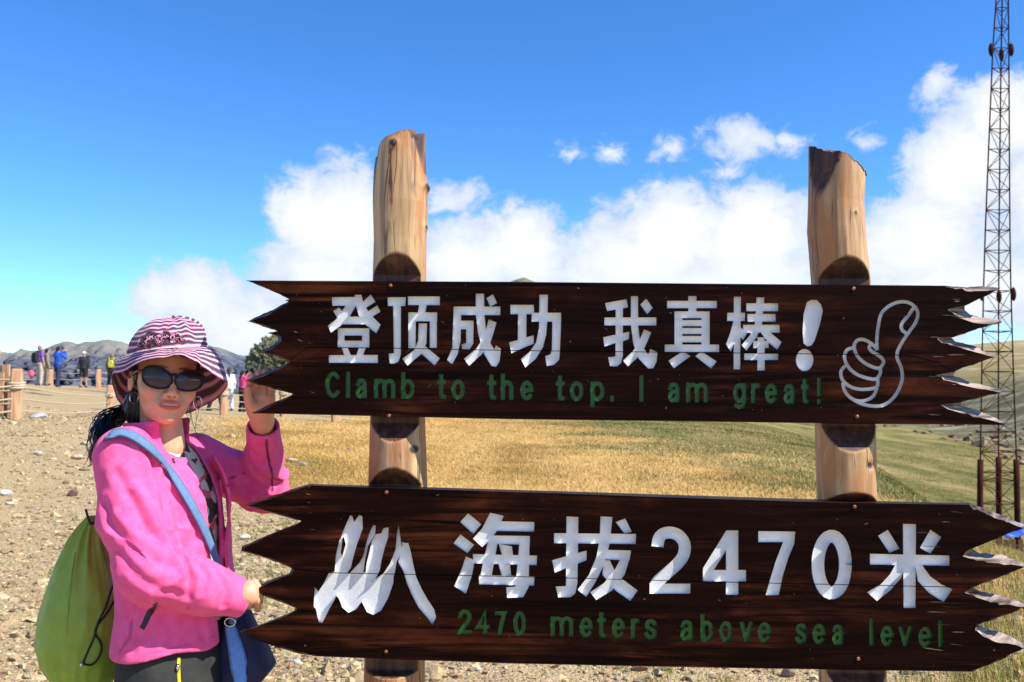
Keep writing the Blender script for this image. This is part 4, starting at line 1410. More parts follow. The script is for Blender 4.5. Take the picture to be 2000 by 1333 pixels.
    vtop, vbot = min(p[1] for p in face) + 14, max(p[1] for p in face) - 14
    for k_ in range(34):
        if k_ < 12:
            u, v, l_, w_, sl_ = rg_.uniform(1800, 1880), rg_.uniform(vtop, vbot), rg_.uniform(8, 44), rg_.uniform(0.5, 1.5), rg_.normal(0.03, 0.06)
        elif k_ < 16:
            u, v, l_, w_, sl_ = rg_.uniform(575, 620), rg_.uniform(vtop, vbot), rg_.uniform(6, 20), rg_.uniform(0.4, 0.9), rg_.normal(0, 0.25)
        else:
            u, v, l_, w_, sl_ = rg_.uniform(620, 1780), rg_.uniform(vtop, vbot), rg_.uniform(2, 9), rg_.uniform(0.35, 0.7), rg_.normal(0, 1.0)
        b_ = len(sv)
        for (du, dv, up_) in ((-l_ / 2, 0, 0.0006), (-l_ / 6, -w_, 0.0006), (l_ / 2, -w_ * 0.3, 0.0012), (l_ / 3, w_ * 0.8, 0.0006), (-l_ / 5, w_, 0.0006)):
            sv.append(on_sign(u + du, v + dv + sl_ * du, -up_))
        sf.append((b_, b_ + 4, b_ + 3, b_ + 2, b_ + 1))
        sr += [rg_.uniform(0.15, 0.6)] * 5
    so_ = mobj('slivers', sv, sf, MATS['board'], holder, False, {'raw_sunlit': np.array(sr)})
    so_['kind'] = 'stuff'
    for (u, v) in screws:
        c_ = on_sign(u, v, -0.0005)
        mb = MB()
        mb.tube([c_ + SIGN_N * -0.002, c_ + SIGN_N * 0.0015, c_ + SIGN_N * 0.0025], [0.0042, 0.0042, 0.0025], 10)
        mb.build('screw', MATS['screw'], holder)
    return holder


def pair(fn, l):
    return [(fn(q[:2]), fn(q[2:])) for q in l]


def splinter(l, seed, amp=1.5):
    """break the hacked edges of the points into small splinters"""
    rg_ = np.random.default_rng(seed)
    out = []
    for q, (a, b) in enumerate(zip(l[:-1], l[1:])):
        out.append(a)
        n_ = int(math.dist(a[0], b[0]) // 9)
        for k_ in range(n_):
            t_ = (k_ + 0.5 + rg_.uniform(-0.25, 0.25)) / n_
            j1, j2 = rg_.normal(0, amp * 0.55, 2), rg_.normal(0, amp * 0.8, 2)
            out.append(tuple(tuple(np.array(a[s]) * (1 - t_) + np.array(b[s]) * t_ + (j1 if s == 0 else j2)) for s in (0, 1)))
    return out + [l[-1]]


o_up = splinter(pair(R5, R_UP), 1) + [((1700, 828.6), (1700, 827.5)), ((1300, 823), (1300, 822)), ((1000, 819.5), (1000, 818.5)), ((760, 814), (760, 813))] + splinter(pair(R3, L_UP)[::-1], 2, 0.9) + \
    [((700, 549.3), (700, 550.3)), ((1000, 550.8), (1000, 551.8)), ((1400, 554.5), (1400, 555.5))]
iR, iL = o_up.index(pair(R5, R_UP)[21]), o_up.index(pair(R3, L_UP)[17])
seam_u = [o_up[iL][1], (600, 679), (740, 680), (1000, 685), (1540, 691), (1770, 694), (1830, 708), o_up[iR][1]]
make_board('upper dark varnished board with a thumb drawing at its right end', o_up, (iL, iR), seam_u, CH_UP,
           letters(UP_TXT, UP_BOX, lambda x: 778 + (x - 650) * 12 / 930, 39.5, 8.6),
           [(763, 558), (760, 812), (1667, 564), (1674, 814)], 0.0125, 0.0055)
o_lo = splinter(pair(R8, R_LO), 3) + [((1650, 1309), (1650, 1308)), ((1300, 1303), (1300, 1302)), ((1000, 1296.5), (1000, 1295.5)), ((760, 1288), (760, 1287))] + splinter(pair(R6, L_LO)[::-1], 4, 0.7) + \
    [((800, 951, ), (800, 955)), ((1100, 960), (1100, 964.5)), ((1400, 969.5), (1400, 975)), ((1650, 977.5), (1650, 982.5))]
iR, iL = o_lo.index(pair(R8, R_LO)[13]), o_lo.index(pair(R6, L_LO)[13])
seam_l = [o_lo[iL][1], (641, 1119), (1000, 1126.5), (1400, 1137), (1880, 1147.5), o_lo[iR][1]]
make_board('lower dark varnished board carrying the elevation', o_lo, (iL, iR), seam_l, CH_LO,
           letters(LO_TXT, LO_BOX, lambda x: 1240 + (x - 894) * 27 / 948, 41.0, 8.8),
           [(755, 962), (754, 1273), (1669, 990), (1676, 1287)], 0.0135, 0.006)


# ------------------------------------------------------------------ log posts
def log_post(edges, top, notches, extra_cuts, knots, seed, label, dark=()):
    """edges: (v, left px, right px); top: (u, v) broken top line; notches: (v0, v1, v2, v3) chain-sawn seats for the boards"""
    AX = BT + 0.030
    vs = np.concatenate([np.arange(244, 1345, 2.2), np.linspace(1350, 1925, 90)])
    ev = [e[0] for e in edges]
    el_ = np.interp(vs, ev, [e[1] for e in edges])
    er_ = np.interp(vs, ev, [e[2] for e in edges])
    cen = np.array([on_sign((a + b) / 2, v, AX) for a, b, v in zip(el_, er_, vs)])
    rr = np.array([np.linalg.norm(on_sign(b, v, AX) - on_sign(a, v, AX)) / 2 for a, b, v in zip(el_, er_, vs)])
    M = 112
    th = np.linspace(0, 2 * math.pi, M, endpoint=False)
    tx = np.array([math.cos(YAW), -math.sin(YAW), 0])
    rows, cuts, kn = [], [], []
    scale = np.linalg.norm(on_sign(800, 700, AX) - on_sign(801, 700, AX))
    tops = np.array([P(0, v, on_sign(u, v, AX)[1])[2] for u, v in top])
    tu = np.array([on_sign(u, v, AX) @ tx for u, v in top])
    caps = [0.93, 0.8, 0.6, 0.35, 0.1]
    v_of = lambda q_: vs[q_]
    allrows = [(0, c) for c in reversed(caps)] + [(q, 1.0) for q in range(len(vs))]
    for q, ks in allrows:
        c_ = cen[q]
        off = 1 + 0.035 * vnoise(np.c_[np.cos(th) * 1.6 + seed, np.sin(th) * 1.6, np.full(M, c_[2] * 3.0)], seed) + 0.010 * vnoise(np.c_[np.cos(th) * 9, np.sin(th) * 9, np.full(M, c_[2] * 2.0)], seed + 3)
        r_ = rr[q] * off * ks
        a = np.cos(th) * r_
        b = np.sin(th) * r_       # towards the viewer
        z = np.full(M, c_[2])
        ct = np.zeros(M)
        kk = np.zeros(M)
        for (ku, kv, kr, kh, kdir) in knots:
            kc = on_sign(ku, kv, AX)
            ka = (kc - c_) @ tx
            kb = kdir * rr[q]
            dist = np.sqrt((a - ka) ** 2 + (z - kc[2]) ** 2 + (0.4 * (b - kb)) ** 2) / kr
            w_ = np.exp(-dist ** 2)
            a = a * (1 + kh * w_ / rr[q])
            b = b * (1 + kh * w_ / rr[q])
            kk = np.maximum(kk, smooth(-dist, -0.95, -0.6))
        for (side, lim0, lim1, dv0, dv1, amt) in dark:     # weathered splinters
            if v_of(q) < dv1:
                lm = np.interp(v_of(q), [dv0, dv1], [lim0, lim1])
                kk = np.maximum(kk, amt * smooth(side * a / rr[q], lm, lm + 0.06) * (0.75 + 0.25 * np.sin(a * 900)))
        # notches for the boards
        v = vs[q]
        for (v0, v1, v2, v3, dpx) in notches:
            lim = np.interp(v, [v0, v1, v2, v3], [1.02, dpx, dpx, 1.02], left=9, right=9) * rr[q]
            over = b - lim
            ct = np.maximum(ct, smooth(over, 0.0, 0.004))
            b = np.where(over > 0, lim, b)
        for (na, nb_, vtop, vbot, o0, o1) in extra_cuts:
            if v < vbot:
                lim = np.interp(v, [vtop, vbot], [o0, o1]) * rr[q]
                dd_ = a * na + b * nb_
                over = dd_ - lim
                ct = np.maximum(ct, smooth(over, 0.0, 0.006))
                a = np.where(over > 0, a - over * na, a)
                b = np.where(over > 0, b - over * nb_, b)
        pa = c_ @ tx + a
        zt = np.interp(pa, tu, tops) + 0.004 * vnoise(np.c_[a * 160, b * 160], seed + 9)
        zt = zt - (zt - CAMZ) * b / 2.15
        ct = np.maximum(ct, smooth(z - zt, -0.002, 0.0) * 0.75)
        z = np.minimum(z, zt)
        p = c_[None] + np.outer(a, tx) + np.outer(b, SIGN_N)
        p[:, 2] = z
        rows.append(p)
        cuts.append(ct)
        kn.append(kk)
    n = len(rows)
    V = np.concatenate(rows)
    i_ = np.arange(n - 1)[:, None] * M
    k_ = np.arange(M)[None]
    F = np.stack([i_ + k_, i_ + (k_ + 1) % M, i_ + M + (k_ + 1) % M, i_ + M + k_], -1).reshape(-1, 4)
    o_ = mobj('post', V, F, MATS['log'], sign, True, {'cut': np.concatenate(cuts), 'knot': np.concatenate(kn)})
    o_['label'] = label
    return o_


log_post([(244, 735, 831), (300, 732, 832), (330, 730, 833), (400, 729, 836), (470, 731, 832), (545, 729, 831), (820, 723, 829), (900, 721, 832), (950, 720, 833), (1290, 713, 829), (1400, 710, 830), (1925, 704, 830)],
         [(726, 310), (742, 305), (745, 284), (758, 269), (775, 262), (800, 253), (806, 258), (811, 270), (815, 264), (828, 263), (834, 266)],
         [(498, 541, 826, 862, 0.46), (908, 944, 1300, 1308, 0.46)], [(-0.94, 0.33, 250, 400, 0.80, 1.04), (0.93, 0.36, 255, 345, 0.78, 1.05)],
         [(778, 293, 0.012, 0.006, 0.95), (834, 368, 0.012, 0.009, 0.1), (836, 446, 0.009, 0.005, 0.2), (815, 875, 0.013, 0.003, 0.75), (803, 1298, 0.012, 0.003, 0.7)], 3,
         'left log post with a splintered top and a dark knot', [(-1, 0.66, 0.9, 300, 400, 1.0), (1, 0.52, 0.92, 255, 345, 0.7)])
log_post([(244, 1581, 1688), (345, 1581, 1688), (400, 1580, 1685), (450, 1578, 1688), (550, 1586, 1697), (830, 1592, 1706), (970, 1596, 1710), (1310, 1600, 1727), (1400, 1602, 1732), (1925, 1606, 1745)],
         [(1575, 285), (1586, 285), (1617, 301), (1620, 295), (1633, 298), (1652, 312), (1660, 316), (1685, 340), (1692, 347)],
         [(506, 548, 832, 884, 0.40), (955, 978, 1306, 1350, 0.44)], [(-0.80, 0.60, 280, 405, 0.62, 1.03)],
         [(1619, 326, 0.007, 0.002, 0.9), (1685, 906, 0.010, -0.006, 0.8), (1712, 930, 0.008, 0.006, 0.15), (1655, 425, 0.006, 0.002, 0.95)], 8,
         'right log post with a slanted broken top')

# ================================================================== the woman
F32 = np.float32
BODY_F = np.array([0.95, -0.31, 0.0]); BODY_F /= np.linalg.norm(BODY_F)      # chest faces picture right
BODY_S = np.array([0.31, 0.95, 0.0]); BODY_S /= np.linalg.norm(BODY_S)       # towards her left shoulder
TC = np.array([P(312, 1000, 2.27)[0], 2.27, 0.0])
HYAW, HROLL = math.radians(33), math.radians(5.5)
HF = np.array([math.sin(HYAW), -math.cos(HYAW), 0.0])
HX0 = np.array([math.cos(HYAW), math.sin(HYAW), 0.0])
HX = HX0 * math.cos(HROLL) - np.array([0, 0, 1]) * math.sin(HROLL)
HZ = np.cross(HX, -HF)
HZ /= np.linalg.norm(HZ)
HC = P(338, 738, 2.17) - HF * 0.092          # centre of the head at eye level
HM = np.stack([HX, -HF, HZ], 1)               # local (right, back, up) -> world


def hw(p):
    return HC + HM @ np.array(p, float)


# joints
SH_R, EL_R, WR_R = P(238, 893, 2.12), P(290, 1116, 2.06), P(462, 1168, 2.16)
SH_L, EL_L, WR_L = P(388, 893, 2.42), P(518, 955, 2.52), P(514, 842, 2.365)
NECK_B = P(318, 872, 2.262)
Z = lambda v, d=2.25: float(P(300, v, d)[2])


def head_local(p):
    return (p - HC.astype(F32)) @ HM.astype(F32)


def f_head(p):
    q = head_local(p)
    qs = q * np.array([1, 1, 1], dtype=F32)
    d = sd_ell(qs, (0, 0.012, 0.032), (0.073, 0.092, 0.083))
    d = smin(d, sd_ell(qs, (0, -0.028, -0.03), (0.0605, 0.060, 0.078)), 0.03)
    d = smin(d, sd_ell(qs, (0, -0.044, -0.074), (0.040, 0.042, 0.036)), 0.03)
    d = smin(d, sd_ell(qs, (0, -0.079, -0.098), (0.019, 0.014, 0.013)), 0.022)
    ax = np.abs(q[:, 0])
    m = q.copy()
    m[:, 0] = ax
    d = smin(d, sd_ell(m, (0.040, -0.062, -0.034), (0.024, 0.022, 0.022)), 0.02)
    # nose
    d = smin(d, sd_cap(q, (0, -0.084, 0.004), (0, -0.106, -0.036), 0.0075, 0.0095), 0.012)
    d = smin(d, sd_ell(q, (0, -0.107, -0.0385), (0.0095, 0.008, 0.0075)), 0.006)
    d = smin(d, sd_ell(m, (0.0125, -0.096, -0.042), (0.0068, 0.009, 0.006)), 0.006)
    # lips
    zc = -0.066 + 0.10 * ax ** 1.3          # smiling corners lift
    l = q.copy()
    l[:, 2] = q[:, 2] - (zc + 0.066)
    d = smin(d, sd_ell(l, (0, -0.087, -0.0665), (0.030, 0.010, 0.014)), 0.018)
    d = smin(d, sd_ell(l, (0, -0.0955, -0.0605), (0.022, 0.0062, 0.0048)), 0.004)
    d = smin(d, sd_ell(l, (0, -0.0948, -0.0735), (0.020, 0.0066, 0.0058)), 0.004)
    d = smax(d, -sd_ell(l, (0, -0.101, -0.0668), (0.0205, 0.0075, 0.0022)), 0.002)
    # ears
    e = m - np.array([0.072, 0.012, -0.012], dtype=F32)
    ear = sd_ell(e, (0.002, 0.004, 0), (0.008, 0.016, 0.029))
    ear = smax(ear, -sd_ell(e, (0.010, 0.0, 0.002), (0.006, 0.009, 0.017)), 0.004)
    d = smin(d, ear, 0.006)
    # neck
    d = smin(d, sd_cap(p, HC + HM @ np.array([0.0, 0.022, -0.06]), NECK_B, 0.047, 0.053), 0.022)
    return d


def finger(p, pts, r0, r1):
    n = len(pts)
    rs = [r0 + (r1 - r0) * i / (n - 1) for i in range(n)]
    return chain(p, pts, rs, 0.002)


HAND_L_F = [  # her left hand: palm to the viewer, fingers hooked over the board's point from behind
    [P(489, 777, 2.290), P(487, 757, 2.290), P(489, 741, 2.272), P(492, 735, 2.246)],
    [P(502, 773, 2.288), P(501, 751, 2.292), P(503, 734, 2.274), P(505, 729, 2.246)],
    [P(516, 774, 2.288), P(516, 753, 2.292), P(517, 733, 2.276), P(518, 727, 2.250)],
    [P(529, 779, 2.292), P(531, 761, 2.295), P(531, 745, 2.280), P(531, 738, 2.258)]]
HAND_R_F = [  # her right hand laid on the lower board's point
    [P(487, 1147, 2.155), P(498, 1139, 2.175), P(506, 1143, 2.212), P(509, 1150, 2.235)],
    [P(489, 1153, 2.150), P(502, 1147, 2.172), P(509, 1152, 2.214), P(511, 1160, 2.235)],
    [P(490, 1161, 2.150), P(503, 1160, 2.172), P(508, 1168, 2.205), P(508, 1177, 2.222)],
    [P(489, 1169, 2.152), P(500, 1172, 2.165), P(504, 1181, 2.178), P(503, 1190, 2.190)]]


def f_hands(p):
    # left
    d = chain(p, [WR_L, P(512, 822, 2.325), P(510, 800, 2.305)], [0.024, 0.026, 0.030], 0.02)
    palm = sd_cap(p, P(496, 796, 2.298), P(490, 776, 2.292), 0.017, 0.013)
    for u0, v0, u1, v1 in ((506, 797, 503, 773), (517, 797, 516, 774), (526, 798, 528, 779)):
        palm = smin(palm, sd_cap(p, P(u0, v0, 2.30), P(u1, v1, 2.292), 0.017, 0.0125), 0.012)
    d = smin(d, palm, 0.018)
    for q in HAND_L_F:
        d = smin(d, finger(p, q, 0.0105, 0.0078), 0.003)
    d = smin(d, sd_cap(p, P(500, 808, 2.30), P(488, 788, 2.270), 0.018, 0.0125), 0.012)       # ball of the thumb
    d = smin(d, finger(p, [P(488, 788, 2.270), P(483, 772, 2.258), P(485, 759, 2.250)], 0.0118, 0.0088), 0.004)
    # right
    e = chain(p, [WR_R, P(474, 1164, 2.160), P(482, 1160, 2.152)], [0.024, 0.025, 0.026], 0.02)
    for q in HAND_R_F:
        e = smin(e, sd_cap(p, P(474, 1163, 2.158), q[0], 0.020, 0.0125), 0.012)
    for q in HAND_R_F:
        e = smin(e, finger(p, q, 0.0108, 0.0078), 0.003)
    e = smin(e, finger(p, [P(476, 1172, 2.160), P(488, 1180, 2.195), P(499, 1178, 2.222), P(506, 1172, 2.236)], 0.0135, 0.009), 0.006)
    return np.minimum(d, e)


LOFT_Z = [0.62, 0.70, 0.79, 0.90, 1.00, 1.10, 1.16, 1.22, 1.27, 1.305, 1.33]
LOFT_A = [0.140, 0.136, 0.128, 0.114, 0.108, 0.120, 0.124, 0.108, 0.082, 0.058, 0.045]
LOFT_B = [0.195, 0.190, 0.180, 0.162, 0.150, 0.156, 0.160, 0.158, 0.140, 0.090, 0.058]
LOFT_C = [0.060, 0.060, 0.060, 0.054, 0.038, 0.022, 0.012, 0.002, -0.008, -0.012, -0.010]


def body_frame(p):
    q = p - np.array([TC[0], TC[1], 0], dtype=F32)
    return q @ BODY_F.astype(F32), q @ BODY_S.astype(F32), p[:, 2]


def f_loft(p, off=0.0):
    a_, s_, z = body_frame(p)
    A = np.interp(z, LOFT_Z, LOFT_A) + off
    B = np.interp(z, LOFT_Z, LOFT_B) + off
    C = np.interp(z, LOFT_Z, LOFT_C)
    k = np.sqrt(((a_ - C) / A) ** 2 + (s_ / B) ** 2)
    d = (k - 1) * np.minimum(A, B) * 0.92
    return np.maximum(d, z - 1.345 - off).astype(F32)


def f_body(p):
    """skin: head, neck, trunk, arms, hands and legs in one surface"""
    d = f_head(p)
    d = smin(d, f_loft(p, -0.030), 0.02)
    d = smin(d, chain(p, [SH_R, EL_R, WR_R], [0.042, 0.036, 0.025], 0.02), 0.02)
    d = smin(d, chain(p, [SH_L, EL_L, WR_L], [0.042, 0.036, 0.025], 0.02), 0.02)
    d = smin(d, f_hands(p), 0.010)
    return d


# legs under the trousers
HIPZ = 0.80
FEET_Z = max(land1(TC[0], TC[1]), -0.05)
HIP_R = np.array([TC[0], TC[1], HIPZ]) - BODY_S * 0.085 + BODY_F * 0.02
HIP_L = np.array([TC[0], TC[1], HIPZ]) + BODY_S * 0.085 + BODY_F * 0.02
KNEE_R, KNEE_L = HIP_R + BODY_F * 0.03 + np.array([0, 0, -0.37]), HIP_L + BODY_F * 0.06 + np.array([0, 0, -0.37])
ANK_R, ANK_L = KNEE_R + np.array([-0.01, 0, -0.35]), KNEE_L + np.array([0.0, 0.01, -0.35])


def fold(p, k, seed, warp=0.6):
    """soft cloth folds: ridged noise"""
    n = vnoise(p * k, seed)
    return (1 - np.abs(n)) ** 2


def f_sleeves(p):
    r = chain(p, [SH_R + BODY_S * 0.010, (SH_R * 0.45 + EL_R * 0.55) + np.array([-0.008, 0, 0]), EL_R, EL_R * 0.45 + WR_R * 0.55, WR_R + (WR_R - EL_R) * 0.06],
              [0.074, 0.068, 0.061, 0.054, 0.044], 0.04)
    l = chain(p, [SH_L - BODY_S * 0.01, SH_L * 0.45 + EL_L * 0.55, EL_L, EL_L * 0.45 + WR_L * 0.55, WR_L + (WR_L - EL_L) * 0.04],
              [0.068, 0.060, 0.060, 0.049, 0.046], 0.03)
    return r, l


def arm_coord(p, a, b):
    ab = b - a
    L_ = np.linalg.norm(ab)
    t_ = ab / L_
    q = p - a.astype(F32)
    s_ = q @ t_.astype(F32)
    u_ = np.cross(t_, [0, 1, 0.2])
    u_ /= np.linalg.norm(u_)
    w_ = np.cross(t_, u_)
    return s_ / L_, np.arctan2(q @ w_.astype(F32), q @ u_.astype(F32)), L_


def folds_on_sleeves(p):
    h = np.zeros(len(p), dtype=np.float64)
    for (a, b, amp, sd) in ((SH_R, EL_R, 0.010, 5), (EL_R, WR_R, 0.009, 9), (SH_L, EL_L, 0.010, 14), (EL_L, WR_L, 0.010, 23)):
        s_, an, L_ = arm_coord(p, a, b)
        w = smooth(s_, -0.1, 0.15) * (1 - smooth(s_, 0.93, 1.08))
        rad = sd_cap(p, a, b, 0.07)
        w = w * (1 - smooth(rad, 0.03, 0.08))
        ph = 5.2 * s_ * (L_ / 0.25) + 1.5 * an + 1.7 * vnoise(np.c_[np.cos(an) * 1.2, np.sin(an) * 1.2, s_ * 2.2], sd)
        rg = (1 - np.abs(np.sin(ph))) ** 1.5
        msk = smooth(vnoise(np.c_[np.cos(an) * 1.4 + 3, np.sin(an) * 1.4, s_ * 2.4 + sd], sd + 2), -0.35, 0.35)
        bend = np.exp(-((s_ - (1.0 if sd in (5, 14) else 0.0)) / 0.35) ** 2)
        h = np.maximum(h, w * amp * rg * (0.35 + 0.65 * msk) * (0.5 + 0.9 * bend))
    return h


def f_jacket_outer(p):
    a_, s_, z = body_frame(p)
    d = f_loft(p, 0.004)
    # the open far front panel flares away from the chest
    r, l = f_sleeves(p)
    d = smin(d, r, 0.035)
    d = smin(d, l, 0.035)
    # stand collar
    nk = NECK_B + np.array([-0.006, 0, 0.0])
    ax_ = (HC + HM @ np.array([0, 0.02, -0.06])) - NECK_B
    ax_ = ax_ / np.linalg.norm(ax_)
    q = p - nk.astype(F32)
    t_ = q @ ax_.astype(F32)
    rad = ln(q - np.outer(t_, ax_).astype(F32))
    col_ = np.maximum(np.abs(rad - (0.076 + 0.08 * np.clip(t_, -0.02, 0.06))) - 0.0065, np.abs(t_ - 0.020) - 0.048)
    fwd = q @ BODY_F.astype(F32)
    col_ = np.maximum(col_, fwd - 0.052)
    d = smin(d, col_.astype(F32), 0.016)
    return d


def f_jacket(p):
    a_, s_, z = body_frame(p)
    d = f_jacket_outer(p)
    h = folds_on_sleeves(p)
    tor = 0.006 * fold(np.c_[p[:, 0] * 7 + p[:, 2] * 2.5, p[:, 1] * 7, p[:, 2] * 4.5], 1.0, 40) * smooth(-np.abs(z - 0.98), -0.24, -0.05)
    d = d - (h + tor).astype(F32) + F32(0.003)
    # hollow: neck and chest space, front opening, hem, cuffs
    inner = f_loft(p, -0.008)
    inner = np.where(z < 1.30, inner, np.maximum(inner, -1))
    hole = np.minimum(inner, sd_cap(p, NECK_B + np.array([0, 0, -0.05]), NECK_B + np.array([0.0, 0, 0.20]), 0.062, 0.070))
    d = np.maximum(d, -hole)
    hw_lo = 0.004 + 0.0 * z
    hw_hi = 0.075 - 0.03 * (1.3 - z)
    opening = np.maximum(np.maximum(hw_lo - s_, s_ - hw_hi), 0.035 - a_)
    opening = np.maximum(opening, z - 1.40)
    d = smax(d, -opening.astype(F32), 0.006)
    hem = 0.808 + 0.075 * a_ + 0.006 * np.sin(s_ * 40)
    d = smax(d, (hem - z).astype(F32), 0.008)
    for (w_, e_, r_) in ((WR_R, EL_R, 0.030), (WR_L, EL_L, 0.036)):
        t_ = (w_ - e_) / np.linalg.norm(w_ - e_)
        d = np.maximum(d, -sd_cap(p, w_ - t_ * 0.06, w_ + t_ * 0.09, r_))
        near = ln(p - w_.astype(F32)) < 0.12
        pl = (p - (w_ + t_ * 0.022).astype(F32)) @ t_.astype(F32)
        d = np.where(near, smax(d, pl, 0.006), d)
    return d.astype(F32)


def f_flap(p):
    """far front panel, hanging open: a curved sheet beyond the chest"""
    a_, s_, z = body_frame(p)
    edge = 0.085 - 0.02 * (1.25 - z)
    A = np.interp(z, LOFT_Z, LOFT_A)
    C = np.interp(z, LOFT_Z, LOFT_C)
    t_ = np.clip((0.135 - s_) / 0.06, 0, 1.2)
    fwd = C + A * np.sqrt(np.clip(1 - (0.12 / 0.17) ** 2, 0.05, 1)) + 0.045 * t_ + 0.012 * t_ * np.sin(z * 16 + 1.0)
    sheet = np.abs(a_ - fwd) - 0.0042
    d = np.maximum(sheet * 0.8, np.maximum(edge - 0.015 - s_, s_ - 0.140))
    return np.maximum(d, np.maximum(0.80 - z, z - 1.265)).astype(F32)


def f_jacket_all(p):
    return smin(f_jacket(p), f_flap(p), 0.008)


def f_shirt(p):
    a_, s_, z = body_frame(p)
    d = f_loft(p, -0.012) - (0.004 * fold(np.c_[p[:, 0] * 9, p[:, 1] * 9, p[:, 2] * 4], 1.0, 12)).astype(F32)
    d = np.maximum(d, (z - 1.315 - 0.25 * np.clip(-a_, 0, 1) + 0.55 * np.clip(a_ - 0.02, 0, 1)).astype(F32))
    return np.maximum(d, 0.87 - z).astype(F32)


def f_trousers(p):
    d = None
    for (h_, k_, a_) in ((HIP_R, KNEE_R, ANK_R), (HIP_L, KNEE_L, ANK_L)):
        e = chain(p, [h_, k_, a_], [0.088, 0.074, 0.064], 0.03)
        d = e if d is None else smin(d, e, 0.02)
    a_, s_, z = body_frame(p)
    pel = sd_ell(p, np.array([TC[0], TC[1], 0.845]) + BODY_F * 0.012, (0.165, 0.165, 0.10))
    lf = np.maximum(f_loft(p, -0.010), np.abs(z - 0.80) - 0.13)
    d = smin(d, lf, 0.03)
    d = d - (0.009 * fold(np.c_[p[:, 0] * 8 + p[:, 2] * 4, p[:, 1] * 8, p[:, 2] * 6], 1.0, 51)).astype(F32) + F32(0.004)
    d = np.where(z > 0.70, smax(d, f_loft(p, -0.016), 0.01), d)
    return np.maximum(d, np.maximum(z - 0.93, 0.10 + FEET_Z - z)).astype(F32)


person = root('person', (float(TC[0]), float(TC[1]), FEET_Z),
              'woman in a pink fleece jacket, striped sun hat and dark sunglasses holding the sign', 'person')

lo = np.array([-1.20, 1.98, 0.70])
hi = np.array([-0.58, 2.60, 1.62])
bV, bF = sdf_mesh(f_body, lo, hi, 0.0028)
# skin tones by place
q = (bV - HC) @ HM
skin = np.tile(np.array([0.72, 0.365, 0.215]), (len(bV), 1))
ax = np.abs(q[:, 0])
zc = 0.10 * ax ** 1.3
lz = q[:, 2] - zc
infront = (q[:, 1] < -0.08)


def blend(mask, col):
    global skin
    skin = skin * (1 - mask[:, None]) + np.array(col) * mask[:, None]


ck = np.exp(-(((ax - 0.040) / 0.02) ** 2 + ((q[:, 2] + 0.036) / 0.018) ** 2)) * (q[:, 1] < -0.03)
blend(0.4 * ck, (0.62, 0.23, 0.17))
lipm = smooth(-(((ax / 0.0265) ** 2) + ((lz + 0.0668) / 0.0125) ** 2), -1.15, -0.85) * infront
blend(0.95 * lipm, (0.62, 0.125, 0.085))
tooth = smooth(-(((ax / 0.016) ** 2) + ((lz + 0.0660) / 0.0016) ** 2), -1.2, -0.8) * infront
blend(0.9 * tooth, (0.86, 0.80, 0.74))
brow = smooth(-(((ax - 0.032) / 0.022) ** 2 + ((q[:, 2] - 0.024 + 0.3 * (ax - 0.03) ** 2 * 10) / 0.004) ** 2), -1.2, -0.6) * (q[:, 1] < -0.05)
blend(0.8 * brow, (0.05, 0.03, 0.02))
nos = np.exp(-(((ax - 0.006) / 0.0032) ** 2 + ((q[:, 2] + 0.0465) / 0.0022) ** 2)) * (q[:, 1] < -0.09)
blend(0.8 * np.clip(nos, 0, 1), (0.10, 0.03, 0.02))
for fl in (HAND_L_F, HAND_R_F):
    for pts in fl:
        tip = pts[-1]
        dd_ = ln(bV - tip)
        blend(0.35 * np.exp(-(dd_ / 0.008) ** 2), (0.70, 0.33, 0.24))
mobj('body', bV, bF, MATS['skin'], person, True, {'Col': skin})

# jacket with seams painted as piping
jV, jF = sdf_mesh(f_jacket_all, [-1.26, 1.94, 0.70], [-0.56, 2.64, 1.46], 0.0042, margin=0.012)
a_, s_, z = body_frame(jV.astype(F32))
lining = smooth(-f_loft(jV.astype(F32), -0.004), -0.003, 0.003)
seam = np.zeros(len(jV))
sl, an, L_ = arm_coord(jV.astype(F32), EL_L, WR_L)
rad_l = sd_cap(jV.astype(F32), EL_L, WR_L, 0.075)
rad_u = sd_cap(jV.astype(F32), SH_L, EL_L, 0.075)


def seam_path(pts, width, hit):
    """mark the jacket near a traced seam line"""
    global seam
    ps = np.array([trace(f_jacket_all, u, v, 1.9, 2.7) for (u, v) in pts])
    dmin = np.full(len(jV), 9.0)
    for a, b in zip(ps[:-1], ps[1:]):
        dmin = np.minimum(dmin, sd_cap(jV.astype(F32), a, b, 0.0))
    seam = np.maximum(seam, hit * smooth(-dmin, -width, -width * 0.45))


seam_path([(522, 834), (520, 860), (523, 890), (530, 920), (533, 945), (528, 975)], 0.0042, 1.0)
seam_path([(424, 936), (450, 934), (478, 926)], 0.0042, 0.8)
seam_path([(552, 938), (533, 935)], 0.004, 0.8)
seam_path([(302, 905), (312, 985), (330, 1040), (346, 1072)], 0.0055, 0.3)
seam_path([(362, 1090), (374, 1120), (372, 1150), (368, 1190)], 0.0055, 0.35)
seam_path([(265, 1180), (256, 1215), (254, 1245), (234, 1275)], 0.0055, 0.4)
seam_path([(222, 1280), (300, 1275), (360, 1262), (418, 1242)], 0.0050, 0.25)
